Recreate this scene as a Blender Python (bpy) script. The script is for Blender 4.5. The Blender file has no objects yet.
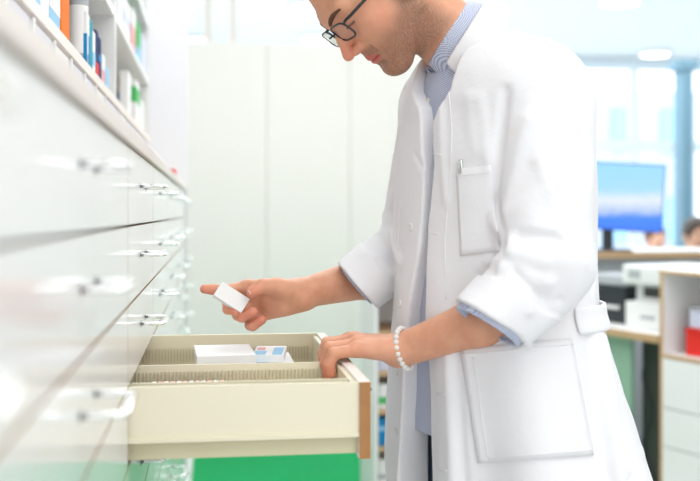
import bpy, bmesh, math, random
import numpy as np
from mathutils import Vector, Matrix
random.seed(7); np.random.seed(7)
C = bpy.context.scene.collection
SC = bpy.context.scene

# ------------------------------------------------------------------ camera, world, lights
EYE = 1.22
F = 1000.0
TH = math.atan(0.138)
ST, CT = math.sin(TH), math.cos(TH)
cam = bpy.data.cameras.new('camera'); camo = bpy.data.objects.new('camera', cam); C.objects.link(camo)
camo.location = (0, 0, EYE); camo.rotation_euler = (math.pi / 2, 0, -TH)
cam.sensor_width = 36; cam.lens = 36 * F / 700; cam.shift_y = -27.5 / 700
cam.clip_start = 0.02
cam.dof.use_dof = True; cam.dof.focus_distance = 1.56; cam.dof.aperture_fstop = 3.1
SC.camera = camo

w = bpy.data.worlds.new('world'); SC.world = w; w.use_nodes = True
w.node_tree.nodes['Background'].inputs[0].default_value = (0.93, 0.965, 1.0, 1)
w.node_tree.nodes['Background'].inputs[1].default_value = 2.0
SC.view_settings.view_transform = 'Standard'; SC.view_settings.look = 'None'
SC.view_settings.gamma = 1; SC.view_settings.use_curve_mapping = False
SC.view_settings.exposure = 0.40

def area(name, loc, rot, sx, sy, power, col=(1, 1, 1)):
    l = bpy.data.lights.new(name, 'AREA'); l.shape = 'RECTANGLE'; l.size = sx; l.size_y = sy
    l.energy = power; l.color = col
    o = bpy.data.objects.new(name, l); C.objects.link(o); o.location = loc; o.rotation_euler = rot
    return o
area('ceiling_lamp_front', (1.2, 0.4, 2.96), (0, 0, 0), 2.6, 2.2, 36, (1, 0.985, 0.965))
area('ceiling_lamp_middle', (0.5, 3.6, 2.96), (0, 0, 0), 2.6, 2.4, 52, (1, 0.99, 0.97))
area('ceiling_lamp_rear', (2.5, 7.5, 2.96), (0, 0, 0), 5, 3.5, 160, (0.93, 0.98, 1))
area('fill_light_behind', (0.9, -2.6, 1.6), (math.radians(90), 0, 0), 4.0, 2.4, 40, (1, 0.99, 0.98))  # added soft fill behind the camera; the back wall has no window

def P(px, py, Y):
    """world point on the viewing line of a photo pixel at world depth Y"""
    u = (px - 350) / F; v = (213 - py) / F
    dx = ST + u * CT; dy = CT - u * ST
    t = Y / dy
    return np.array([dx * t, Y, EYE + v * t])

# ------------------------------------------------------------------ materials
def mat(name, col, rough=0.5, metal=0.0, spec=0.5, bump=None, noise=None, trans=0, ior=1.45, alpha=None, coat=0, sss=0, emit=None, sheen=0):
    m = bpy.data.materials.new(name); m.use_nodes = True
    nt = m.node_tree; b = nt.nodes['Principled BSDF']
    b.inputs['Base Color'].default_value = (*col, 1)
    b.inputs['Roughness'].default_value = rough
    b.inputs['Metallic'].default_value = metal
    b.inputs['Specular IOR Level'].default_value = spec
    b.inputs['Transmission Weight'].default_value = trans
    b.inputs['IOR'].default_value = ior
    b.inputs['Coat Weight'].default_value = coat
    b.inputs['Coat Roughness'].default_value = 0.08
    if sheen: b.inputs['Sheen Weight'].default_value = sheen
    if alpha is not None: b.inputs['Alpha'].default_value = alpha
    if sss:
        b.inputs['Subsurface Weight'].default_value = sss
        b.inputs['Subsurface Radius'].default_value = (0.010, 0.004, 0.002)
        b.inputs['Subsurface Scale'].default_value = 0.6
    if emit:
        b.inputs['Emission Color'].default_value = (*emit[:3], 1); b.inputs['Emission Strength'].default_value = emit[3]
    if noise or bump:
        tc = nt.nodes.new('ShaderNodeTexCoord')
    if noise:   # (scale, colour2, stretch)
        mp = nt.nodes.new('ShaderNodeMapping'); mp.inputs['Scale'].default_value = noise[2]
        n = nt.nodes.new('ShaderNodeTexNoise'); n.inputs['Scale'].default_value = noise[0]; n.inputs['Detail'].default_value = 5
        r = nt.nodes.new('ShaderNodeMix'); r.data_type = 'RGBA'
        r.inputs['A'].default_value = (*col, 1); r.inputs['B'].default_value = (*noise[1], 1)
        nt.links.new(tc.outputs['Object'], mp.inputs['Vector']); nt.links.new(mp.outputs[0], n.inputs['Vector'])
        nt.links.new(n.outputs['Fac'], r.inputs['Factor']); nt.links.new(r.outputs['Result'], b.inputs['Base Color'])
    if bump:    # (scale, strength, distance)
        n = nt.nodes.new('ShaderNodeTexNoise'); n.inputs['Scale'].default_value = bump[0]; n.inputs['Detail'].default_value = 4
        bp = nt.nodes.new('ShaderNodeBump'); bp.inputs['Strength'].default_value = bump[1]; bp.inputs['Distance'].default_value = bump[2]
        nt.links.new(tc.outputs['Object'], n.inputs['Vector']); nt.links.new(n.outputs['Fac'], bp.inputs['Height'])
        nt.links.new(bp.outputs[0], b.inputs['Normal'])
    return m

M = {}
M['gloss_white'] = mat('gloss_white_front', (0.87, 0.86, 0.865), 0.14, spec=0.35, bump=(3, 0.03, 0.01))
M['white'] = mat('white_laminate', (0.84, 0.84, 0.84), 0.4, bump=(20, 0.02, 0.002))
M['ledge'] = mat('ledge_laminate', (0.79, 0.715, 0.66), 0.5, bump=(20, 0.02, 0.002))
M['wood_edge'] = mat('wood_edge', (0.46, 0.22, 0.075), 0.5, noise=(30, (0.34, 0.15, 0.05), (1, 4, 1)))
M['pale_wood'] = mat('pale_wood', (0.62, 0.42, 0.24), 0.5, noise=(22, (0.5, 0.32, 0.17), (1, 1, 6)))
M['cream'] = mat('cream_plastic', (0.80, 0.75, 0.58), 0.35, bump=(40, 0.03, 0.001))
M['cream_rib'] = mat('cream_rib_plastic', (0.62, 0.56, 0.40), 0.4, bump=(40, 0.03, 0.001))
M['cream_dark'] = mat('cream_runner', (0.68, 0.64, 0.44), 0.45, noise=(9, (0.60, 0.56, 0.36), (1, 1, 1)))
M['metal'] = mat('satin_metal', (0.6, 0.6, 0.6), 0.3, 1.0, bump=(60, 0.02, 0.001))
M['clear'] = mat('clear_acrylic', (0.96, 0.98, 0.99), 0.04, trans=1.0, ior=1.38, bump=(30, 0.01, 0.001))
M['floor'] = mat('green_floor', (0.0, 0.27, 0.075), 0.6, spec=0.15, noise=(2.2, (0.0, 0.33, 0.10), (1, 1, 1)))
M['floor_pale'] = mat('pale_floor', (0.72, 0.74, 0.73), 0.3, noise=(3, (0.66, 0.69, 0.68), (1, 1, 1)))
M['wall'] = mat('white_wall', (0.84, 0.84, 0.84), 0.7, bump=(60, 0.05, 0.002))
M['lav_wall'] = mat('lavender_wall', (0.80, 0.80, 0.84), 0.6, bump=(60, 0.05, 0.002))
M['cream_wall'] = mat('cream_partition', (0.87, 0.83, 0.80), 0.6, bump=(60, 0.05, 0.002))
M['ceil'] = mat('ceiling_paint', (0.84, 0.90, 0.92), 0.8, bump=(50, 0.05, 0.002))
M['lamp'] = mat('lamp_diffuser', (1, 1, 1), 0.5, emit=(1, 1, 1, 3.0))
M['frame'] = mat('window_frame', (0.75, 0.84, 0.9), 0.4, bump=(50, 0.02, 0.002))
M['bluecol'] = mat('blue_grey_column', (0.13, 0.24, 0.31), 0.5, bump=(50, 0.02, 0.002))
M['black'] = mat('black_plastic', (0.02, 0.025, 0.03), 0.35, bump=(80, 0.02, 0.001))
M['dark'] = mat('dark_gap', (0.05, 0.055, 0.05), 0.6, bump=(80, 0.02, 0.001))
M['greenpanel'] = mat('green_grey_panel', (0.30, 0.48, 0.36), 0.5, bump=(50, 0.02, 0.002))
M['printer'] = mat('printer_plastic', (0.82, 0.83, 0.83), 0.4, bump=(90, 0.02, 0.001))
def pk(name, c, r=0.75): M[name] = mat(name + '_card', c, r, spec=0.15, bump=(70, 0.02, 0.001))
pk('p_white', (0.86, 0.86, 0.86)); pk('p_orange', (0.95, 0.20, 0.015)); pk('p_blue', (0.02, 0.25, 0.55)); pk('p_lblue', (0.35, 0.62, 0.85))
pk('p_navy', (0.01, 0.03, 0.13)); pk('p_teal', (0.03, 0.33, 0.42)); pk('p_red', (0.75, 0.04, 0.03)); pk('p_green', (0.10, 0.50, 0.16))
pk('p_pink', (0.80, 0.42, 0.42)); pk('p_grey', (0.45, 0.47, 0.5)); pk('p_lav', (0.66, 0.67, 0.82))

# coat cloth: fine woven bump
def cloth(name, col, scale, strength, rough=0.85):
    m = mat(name, col, rough, spec=0.2, sheen=0.1)
    nt = m.node_tree; b = nt.nodes['Principled BSDF']
    tc = nt.nodes.new('ShaderNodeTexCoord')
    n = nt.nodes.new('ShaderNodeTexNoise'); n.inputs['Scale'].default_value = scale; n.inputs['Detail'].default_value = 3
    n2 = nt.nodes.new('ShaderNodeTexNoise'); n2.inputs['Scale'].default_value = 17; n2.inputs['Detail'].default_value = 3
    ma = nt.nodes.new('ShaderNodeMath'); ma.operation = 'MULTIPLY_ADD'; ma.inputs[1].default_value = 9.0
    bp = nt.nodes.new('ShaderNodeBump'); bp.inputs['Strength'].default_value = strength; bp.inputs['Distance'].default_value = 0.001
    nt.links.new(tc.outputs['Object'], n.inputs['Vector']); nt.links.new(tc.outputs['Object'], n2.inputs['Vector'])
    nt.links.new(n2.outputs['Fac'], ma.inputs[0]); nt.links.new(n.outputs['Fac'], ma.inputs[2])
    nt.links.new(ma.outputs[0], bp.inputs['Height']); nt.links.new(bp.outputs[0], b.inputs['Normal'])
    return m
M['coat'] = cloth('white_coat_cotton', (0.84, 0.835, 0.86), 500, 0.35)
M['button'] = mat('button_plastic', (0.80, 0.79, 0.76), 0.3, bump=(90, 0.02, 0.001))
M['jeans'] = cloth('blue_denim', (0.10, 0.14, 0.20), 700, 0.5)
M['shoe'] = mat('black_leather', (0.02, 0.02, 0.02), 0.3, bump=(90, 0.1, 0.001))
def shirt_mat():
    m = cloth('checked_shirt', (0.5, 0.55, 0.7), 700, 0.3)
    nt = m.node_tree; b = nt.nodes['Principled BSDF']
    tc = nt.nodes.new('ShaderNodeTexCoord')
    sep = nt.nodes.new('ShaderNodeSeparateXYZ'); nt.links.new(tc.outputs['Object'], sep.inputs[0])
    def osc(sock, freq):
        a = nt.nodes.new('ShaderNodeMath'); a.operation = 'MULTIPLY'; a.inputs[1].default_value = freq
        s = nt.nodes.new('ShaderNodeMath'); s.operation = 'SINE'
        nt.links.new(sock, a.inputs[0]); nt.links.new(a.outputs[0], s.inputs[0]); return s
    ad = nt.nodes.new('ShaderNodeMath'); ad.operation = 'ADD'
    nt.links.new(sep.outputs['X'], ad.inputs[0]); nt.links.new(sep.outputs['Y'], ad.inputs[1])
    s1 = osc(ad.outputs[0], 2700); s2 = osc(sep.outputs['Z'], 2700)
    mu = nt.nodes.new('ShaderNodeMath'); mu.operation = 'MULTIPLY'
    nt.links.new(s1.outputs[0], mu.inputs[0]); nt.links.new(s2.outputs[0], mu.inputs[1])
    cr = nt.nodes.new('ShaderNodeValToRGB')
    cr.color_ramp.elements[0].position = 0.05; cr.color_ramp.elements[0].color = (0.62, 0.66, 0.78, 1)
    cr.color_ramp.elements[1].position = 0.45; cr.color_ramp.elements[1].color = (0.20, 0.24, 0.42, 1)
    nt.links.new(mu.outputs[0], cr.inputs[0]); nt.links.new(cr.outputs[0], b.inputs['Base Color'])
    return m
M['shirt'] = shirt_mat()
def skin_mat():
    m = mat('skin', (0.7, 0.4, 0.3), 0.48, spec=0.4, sss=0.25)
    nt = m.node_tree; b = nt.nodes['Principled BSDF']
    at = nt.nodes.new('ShaderNodeAttribute'); at.attribute_name = 'tone'
    tc = nt.nodes.new('ShaderNodeTexCoord')
    n = nt.nodes.new('ShaderNodeTexNoise'); n.inputs['Scale'].default_value = 45; n.inputs['Detail'].default_value = 5
    mx = nt.nodes.new('ShaderNodeMix'); mx.data_type = 'RGBA'; mx.blend_type = 'MULTIPLY'
    cr = nt.nodes.new('ShaderNodeValToRGB')
    cr.color_ramp.elements[0].position = 0.3; cr.color_ramp.elements[0].color = (0.86, 0.78, 0.76, 1)
    cr.color_ramp.elements[1].position = 0.65; cr.color_ramp.elements[1].color = (1, 1, 1, 1)
    mx.inputs['Factor'].default_value = 0.8
    nt.links.new(tc.outputs['Object'], n.inputs['Vector']); nt.links.new(n.outputs['Fac'], cr.inputs[0])
    nt.links.new(at.outputs['Color'], mx.inputs['A']); nt.links.new(cr.outputs[0], mx.inputs['B'])
    nt.links.new(mx.outputs['Result'], b.inputs['Base Color'])
    n3 = nt.nodes.new('ShaderNodeTexNoise'); n3.inputs['Scale'].default_value = 260; n3.inputs['Detail'].default_value = 3
    bp = nt.nodes.new('ShaderNodeBump'); bp.inputs['Strength'].default_value = 0.25; bp.inputs['Distance'].default_value = 0.001
    nt.links.new(tc.outputs['Object'], n3.inputs['Vector']); nt.links.new(n3.outputs['Fac'], bp.inputs['Height'])
    nt.links.new(bp.outputs[0], b.inputs['Normal'])
    return m
M['skin'] = skin_mat()
M['hair'] = mat('dark_brown_hair', (0.035, 0.02, 0.012), 0.5, bump=(180, 0.6, 0.002))
M['bead'] = mat('white_stone_bead', (0.85, 0.83, 0.80), 0.25, noise=(160, (0.70, 0.68, 0.66), (1, 1, 1)))
M['lens'] = mat('lens_glass', (0.98, 0.97, 0.99), 0.02, trans=1.0, ior=1.08, bump=(30, 0.005, 0.001))
M['brow'] = mat('eyebrow_hair', (0.12, 0.055, 0.03), 0.7, bump=(300, 0.6, 0.001))

# ------------------------------------------------------------------ mesh helpers
def link(name, bm, m, parent=None, smooth=False, bevel=0):
    me = bpy.data.meshes.new(name); bm.normal_update(); bm.to_mesh(me); bm.free()
    ms = m if isinstance(m, (list, tuple)) else [m]
    for x in ms: me.materials.append(M[x])
    if smooth:
        for p in me.polygons: p.use_smooth = True
    o = bpy.data.objects.new(name, me); C.objects.link(o)
    if parent: o.parent = parent
    if bevel:
        b = o.modifiers.new('bevel', 'BEVEL'); b.width = bevel; b.segments = 2; b.limit_method = 'ANGLE'
    return o
def box(bm, x0, y0, z0, x1, y1, z1, mi=0, rz=0, origin=(0, 0, 0)):
    vs = []
    for z in (z0, z1):
        for (x, y) in ((x0, y0), (x1, y0), (x1, y1), (x0, y1)):
            c, s = math.cos(rz), math.sin(rz)
            vs.append(bm.verts.new((origin[0] + x * c - y * s, origin[1] + x * s + y * c, origin[2] + z)))
    fs = [(3, 2, 1, 0), (4, 5, 6, 7), (0, 1, 5, 4), (1, 2, 6, 5), (2, 3, 7, 6), (3, 0, 4, 7)]
    out = []
    for f in fs:
        ff = bm.faces.new([vs[i] for i in f]); ff.material_index = mi; out.append(ff)
    return out
def tube(bm, pts, r, n=8, closed=False, mi=0, caps=True, flat=1.0):
    pts = [Vector(p) for p in pts]; N = len(pts); rs = r if isinstance(r, (list, tuple)) else [r] * N
    rings = []; up = None
    for i, p in enumerate(pts):
        if closed: d = (pts[(i + 1) % N] - pts[i - 1])
        else: d = pts[min(i + 1, N - 1)] - pts[max(i - 1, 0)]
        d.normalize()
        if up is None:
            up = Vector((0, 0, 1)) if abs(d.z) < 0.9 else Vector((1, 0, 0))
        a = d.cross(up)
        if a.length < 1e-6: a = d.orthogonal()
        a.normalize(); b = a.cross(d).normalized(); up = b
        rings.append([bm.verts.new(p + (a * math.cos(2 * math.pi * k / n) + b * flat * math.sin(2 * math.pi * k / n)) * rs[i]) for k in range(n)])
    for i in range(N if closed else N - 1):
        A, B = rings[i], rings[(i + 1) % N]
        for k in range(n):
            f = bm.faces.new((A[k], A[(k + 1) % n], B[(k + 1) % n], B[k])); f.material_index = mi; f.smooth = True
    if not closed and caps:
        f = bm.faces.new(rings[0][::-1]); f.material_index = mi
        f = bm.faces.new(rings[-1]); f.material_index = mi
def lathe(bm, prof, loc=(0, 0, 0), n=20, mi=0):
    rings = []
    for r, z in prof:
        rings.append([bm.verts.new((loc[0] + r * math.cos(2 * math.pi * k / n), loc[1] + r * math.sin(2 * math.pi * k / n), loc[2] + z)) for k in range(n)])
    for A, B in zip(rings, rings[1:]):
        for k in range(n):
            f = bm.faces.new((A[k], A[(k + 1) % n], B[(k + 1) % n], B[k])); f.smooth = True; f.material_index = mi
    f = bm.faces.new(rings[0][::-1]); f.material_index = mi
    f = bm.faces.new(rings[-1]); f.material_index = mi
def NB(): return bmesh.new()
def thing(name, label, cat, loc=(0, 0, 0), group=None, rz=0):
    o = bpy.data.objects.new(name, None); C.objects.link(o); o.location = loc; o.rotation_euler = (0, 0, rz)
    o.empty_display_size = 0.05
    return tag(o, label, cat, group)
def tag(o, label, cat, group=None):
    o['label'] = label; o['category'] = cat
    if group: o['group'] = group
    return o
def struct(name, bm, m, bevel=0):
    o = link(name, bm, m, bevel=bevel); o['kind'] = 'structure'; return o
def settle(o):
    """move a mesh object's origin to the bottom middle of its box"""
    me = o.data; n = len(me.vertices); a = np.empty(n * 3); me.vertices.foreach_get('co', a); a = a.reshape(-1, 3)
    lo, hi = a.min(0), a.max(0); c = np.array([(lo[0] + hi[0]) / 2, (lo[1] + hi[1]) / 2, lo[2]])
    me.vertices.foreach_set('co', (a - c).ravel()); o.location = c; me.update(); return o

# ------------------------------------------------------------------ implicit surfaces
def A3(p): return np.asarray(p, dtype=np.float64)
def cap(p, a, b, r1, r2=None):
    a = A3(a); b = A3(b); r2 = r1 if r2 is None else r2
    ab = b - a; h = np.clip(((p - a) @ ab) / max(ab @ ab, 1e-12), 0, 1)
    return np.linalg.norm(p - a - h[:, None] * ab, axis=1) - (r1 + (r2 - r1) * h)
def sph(p, c, r): return np.linalg.norm(p - A3(c), axis=1) - r
def ell(p, c, r):
    q = (p - A3(c)) / A3(r); k = np.linalg.norm(q, axis=1)
    k2 = np.linalg.norm(q / A3(r), axis=1) + 1e-9
    return k * (k - 1) / k2
def smin(a, b, k):
    h = np.clip(0.5 + 0.5 * (b - a) / k, 0, 1)
    return b + (a - b) * h - k * h * (1 - h)
def smax(a, b, k): return -smin(-a, -b, k)
def chain(p, pts, rs, k=0.0):
    d = None
    for i in range(len(pts) - 1):
        c = cap(p, pts[i], pts[i + 1], rs[i], rs[i + 1])
        d = c if d is None else (smin(d, c, k) if k else np.minimum(d, c))
    return d
def nets(f, lo, hi, h, B=16, margin=1.5):
    """naive surface nets over a sparse set of blocks"""
    lo = A3(lo); hi = A3(hi); nb = np.ceil((hi - lo) / (h * B)).astype(int)
    I = np.stack(np.meshgrid(*[np.arange(n) for n in nb], indexing='ij'), -1).reshape(-1, 3)
    cen = lo + (I + 0.5) * h * B
    v = np.concatenate([f(cen[i:i + 200000]) for i in range(0, len(cen), 200000)])
    I = I[np.abs(v) < h * B * 0.87 * margin]
    n1 = B + 1
    G = np.stack(np.meshgrid(*[np.arange(n1)] * 3, indexing='ij'), -1).reshape(-1, 3)
    BIG = 4096
    keyf = lambda c: (c[..., 0].astype(np.int64) * BIG + c[..., 1]) * BIG + c[..., 2]
    VK, VP, QK = [], [], []
    off = np.array([[i, j, k] for i in (0, 1) for j in (0, 1) for k in (0, 1)])
    ED = [(a, b) for a in range(8) for b in range(a + 1, 8) if abs(off[a] - off[b]).sum() == 1]
    step = 60
    for s in range(0, len(I), step):
        blk = I[s:s + step]
        cg = blk[:, None, :] * B + G[None]
        pts = lo + cg.reshape(-1, 3) * h
        val = f(pts).reshape(len(blk), n1, n1, n1)
        val = np.where(val == 0, 1e-9, val)
        c = [val[:, o[0]:o[0] + B, o[1]:o[1] + B, o[2]:o[2] + B] for o in off]
        neg = sum((x < 0).astype(np.int8) for x in c)
        act = np.argwhere((neg > 0) & (neg < 8))
        if len(act):
            cv = np.stack([x[act[:, 0], act[:, 1], act[:, 2], act[:, 3]] for x in c], 1)
            acc = np.zeros((len(act), 3)); cnt = np.zeros(len(act))
            for a, b in ED:
                va, vb = cv[:, a], cv[:, b]; m = (va < 0) != (vb < 0)
                t = np.where(m, va / np.where(m, va - vb, 1), 0)
                acc += (off[a] + t[:, None] * (off[b] - off[a])) * m[:, None]; cnt += m
            cell = blk[act[:, 0]] * B + act[:, 1:]
            VK.append(keyf(cell)); VP.append(lo + (cell + acc / cnt[:, None]) * h)
        for ax in range(3):
            sl0 = [slice(0, B)] * 3; sl1 = list(sl0); sl1[ax] = slice(1, B + 1)
            v0 = val[(slice(None), *sl0)]; v1 = val[(slice(None), *sl1)]
            e = np.argwhere((v0 < 0) != (v1 < 0))
            if not len(e): continue
            flip = v0[e[:, 0], e[:, 1], e[:, 2], e[:, 3]] > 0
            g = blk[e[:, 0]] * B + e[:, 1:]
            b1 = np.zeros(3, int); b2 = np.zeros(3, int); b1[(ax + 1) % 3] = 1; b2[(ax + 2) % 3] = 1
            q = np.stack([keyf(g), keyf(g - b1), keyf(g - b1 - b2), keyf(g - b2)], 1)
            q[flip] = q[flip][:, ::-1]
            QK.append(q)
    VK = np.concatenate(VK); VP = np.concatenate(VP); QK = np.concatenate(QK)
    VK, ix = np.unique(VK, return_index=True); VP = VP[ix]
    pos = np.searchsorted(VK, QK.ravel()); pos = np.minimum(pos, len(VK) - 1)
    ok = (VK[pos] == QK.ravel()).reshape(-1, 4).all(1)
    return VP, pos.reshape(-1, 4)[ok]
def grad(f, p, e=0.0015):
    g = np.stack([f(p + e * np.eye(3)[i]) - f(p - e * np.eye(3)[i]) for i in range(3)], 1)
    return g / (np.linalg.norm(g, axis=1, keepdims=True) + 1e-12)
def sdf_obj(name, f, lo, hi, h, m, parent=None, tone=None, relax=0):
    V, Q = nets(f, lo, hi, h)
    for _ in range(relax):
        nrm = grad(f, V); V = V - nrm * np.clip(f(V), -h, h)[:, None]
    me = bpy.data.meshes.new(name)
    me.vertices.add(len(V)); me.vertices.foreach_set('co', V.astype(np.float32).ravel())
    me.loops.add(len(Q) * 4); me.loops.foreach_set('vertex_index', Q.astype(np.int32).ravel())
    me.polygons.add(len(Q)); me.polygons.foreach_set('loop_start', np.arange(0, len(Q) * 4, 4, dtype=np.int32))
    me.polygons.foreach_set('use_smooth', np.ones(len(Q), dtype=bool))
    me.update(calc_edges=True); me.validate()
    me.materials.append(M[m])
    if tone is not None:
        at = me.color_attributes.new('tone', 'FLOAT_COLOR', 'POINT')
        col = np.ones((len(V), 4), dtype=np.float32); col[:, :3] = tone(V); at.data.foreach_set('color', col.ravel())
    o = bpy.data.objects.new(name, me); C.objects.link(o)
    if parent: o.parent = parent
    return o
def cast(f, px, py, y0=0.9, y1=2.2):
    """march viewing lines through photo pixels onto a surface"""
    px = np.asarray(px, float).ravel(); py = np.asarray(py, float).ravel()
    u = (px - 350) / F; v = (213 - py) / F
    d = np.stack([ST + u * CT, CT - u * ST, v], 1); L = np.linalg.norm(d, axis=1, keepdims=True); d = d / L
    t = y0 / d[:, 1]; o = np.array([0, 0, EYE])
    for _ in range(90):
        dd = f(o + d * t[:, None]); t = np.minimum(t + dd * 0.7, y1 / d[:, 1])
    return o + d * t[:, None]

# ================================================================== THE SETTING
XF0 = -0.1027
# floor, ceiling, walls
bm = NB(); box(bm, -0.62, -3, -0.05, 7, 11.2, 0); struct('floor', bm, 'floor_pale')
bm = NB(); box(bm, XF0 + 0.01, 2.6, 0.0005, 1.3, 5.95, 0.004)
tag(settle(link('green_floor_zone', bm, 'floor')), 'bright green part of the floor below and beyond the open drawer', 'floor mat')  # green floor, cut to this area so less green light bounces
bm = NB(); box(bm, -0.62, -3, 3.0, 7, 11.2, 3.06); struct('ceiling', bm, 'ceil')
bm = NB(); box(bm, -0.67, -3, 0, -0.62, 11.2, 3.0); struct('wall_left', bm, 'wall')
bm = NB(); box(bm, 7, -3, 0, 7.05, 11.2, 3.0); struct('wall_right', bm, 'wall')
bm = NB(); box(bm, -0.62, -3.05, 0, 7, -3, 3.0); struct('wall_back', bm, 'wall')
bm = NB(); box(bm, -0.62, 3.95, 0, -0.097, 4.02, 3.0); struct('wall_end', bm, 'lav_wall')
x1 = P(560, 100, 6.0)[0]
bm = NB()
xs = [-0.62] + [P(p, 100, 6.0)[0] for p in (267, 350, 432, 515)]
for a, b in zip(xs, xs[1:]):
    box(bm, a + 0.003, 6.0, 0, b - 0.003, 6.06, 2.24)
box(bm, xs[0], 6.01, 0, xs[-1], 6.05, 2.235)
struct('wall_partition', bm, 'cream_wall')
bm = NB()
# far facade: parapet, posts and rails of the shop window
box(bm, -0.62, 10.9, 0, 7, 11.0, 0.5)
for x in (-0.55, 1.6, 3.0, 4.75, 6.3): box(bm, x, 10.88, 0.5, x + 0.09, 10.98, 3.0)
for z in (1.92, 2.86): box(bm, -0.62, 10.9, z, 7, 10.97, z + 0.13)
box(bm, -0.62, 10.85, 0.5, 7, 10.98, 0.56)
struct('window_1', bm, 'frame')
bm = NB(); box(bm, -0.62, 10.93, 0.5, 7, 10.94, 3.0); o = struct('window_2', bm, 'lens')
for i, (px, Y) in enumerate(((208, 6.03), (233, 6.03))):
    bm = NB(); c = P(px, 20, Y); box(bm, c[0] - 0.022, Y - 0.022, 2.24, c[0] + 0.022, Y + 0.022, 3.0)
    struct('trim_%d' % (i + 1), bm, 'pale_wood' if False else 'ledge')

# outside the window
def building(x0, y0, x1, y1, h, m, label, rows, cols):
    t = thing('building', label, 'building', ((x0 + x1) / 2, (y0 + y1) / 2, -0.05))
    bm = NB(); cx, cy = t.location.x, t.location.y
    box(bm, x0 - cx, y0 - cy, 0, x1 - cx, y1 - cy, h); link('wall', bm, m, t)
    for r in range(rows):
        for c in range(cols):
            bm = NB(); wx = (x1 - x0) / cols; wz = h / rows
            box(bm, x0 - cx + wx * (c + 0.25), y0 - cy - 0.06, wz * (r + 0.3), x0 - cx + wx * (c + 0.75), y0 - cy - 0.02, wz * (r + 0.8))
            link('window', bm, 'p_lblue', t)
M['bld1'] = mat('pale_blue_facade', (0.50, 0.60, 0.72), 0.7, bump=(5, 0.1, 0.02))
M['bld2'] = mat('white_facade', (0.80, 0.86, 0.92), 0.7, bump=(5, 0.1, 0.02))
bm = NB(); box(bm, -15, 11.25, -0.12, 40, 60, -0.05); struct('ground', bm, 'bld2')
building(7.6, 22, 11.2, 26, 4.1, 'bld1', 'pale blue building seen through shop window beside the blue column', 2, 3)
building(3.0, 30, 9.5, 34, 3.2, 'bld2', 'white building across the street seen through window above the monitor', 2, 4)

# ceiling downlights
for i, (px, py, Y, lab) in enumerate(((310, 4, 8.3, 'round ceiling downlight nearest above the man\'s forehead'), (317, 36, 9.9, 'round ceiling downlight low behind the spectacles'),
                                (620, -1, 8.0, 'round ceiling downlight at upper right above the monitor'), (197, 38, 10.0, 'round ceiling downlight above the cream partition at left'),
                                (655, 52, 10.6, 'small round ceiling downlight close to the shop window'))):
    u = (px - 350) / F; t = 1.78 / ((213 - py) / F); x = (ST + u * CT) * t; y = min((CT - u * ST) * t, 10.6)
    t_ = thing('ceiling_light', lab, 'light', (x, y, 2.96))
    bm = NB(); lathe(bm, [(0.13, 0.03), (0.17, 0.0), (0.18, 0.005), (0.18, 0.04)], n=24); link('trim_ring', bm, 'white', t_)
    bm = NB(); lathe(bm, [(0.125, 0.0), (0.15, 0.005), (0.15, 0.03)], n=24); link('diffuser', bm, 'lamp', t_)

# ================================================================== DRAWER CABINETS
XF = -0.1027            # plane of the closed drawer fronts
ROW = 0.0996
Z1 = EYE + 0.0836       # top of the uppermost drawer fronts
COLS = [0.20, 0.46, 1.26, 1.79, 2.32, 2.85, 3.38, 3.91]
HANDLE_W, HANDLE_D = 0.10, 0.034
def handle_bm():
    bm = NB(); pts = []
    w2 = HANDLE_W / 2; r = 0.012
    pts += [(-0.0, -w2, 0), (HANDLE_D - r, -w2, 0)]
    for k in range(1, 5):
        a = k * math.pi / 8; pts.append((HANDLE_D - r + r * math.sin(a), -w2 + r - r * math.cos(a), 0))
    pts2 = [(x, -y, z) for x, y, z in pts[::-1]]
    tube(bm, pts + pts2, 0.0038, 8, flat=0.7)
    box(bm, 0, -w2 - 0.005, -0.005, 0.0015, -w2 + 0.005, 0.005); box(bm, 0, w2 - 0.005, -0.005, 0.0015, w2 + 0.005, 0.005)
    return bm
hproto = None
def add_handle(parent, x, y, z):
    global hproto
    if hproto is None:
        hproto = link('handle', handle_bm(), 'clear', parent); o = hproto
    else:
        o = hproto.copy(); C.objects.link(o); o.parent = parent
    o.location = (x, y, z); return o
def front_mesh(w_, h_):
    bm = NB(); fs = box(bm, -0.0155, 0.0015, 0.0015, 0, w_ - 0.0015, h_ - 0.0015)
    for i in (0, 1, 2, 4): fs[i].material_index = 1
    return bm
fm = {}
colname = ['nearest the camera', 'second from the camera', 'with the pulled-out drawer', 'just beyond the open drawer', 'two beyond the open drawer', 'next to last before the end wall', 'farthest, against the end wall']
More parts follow.
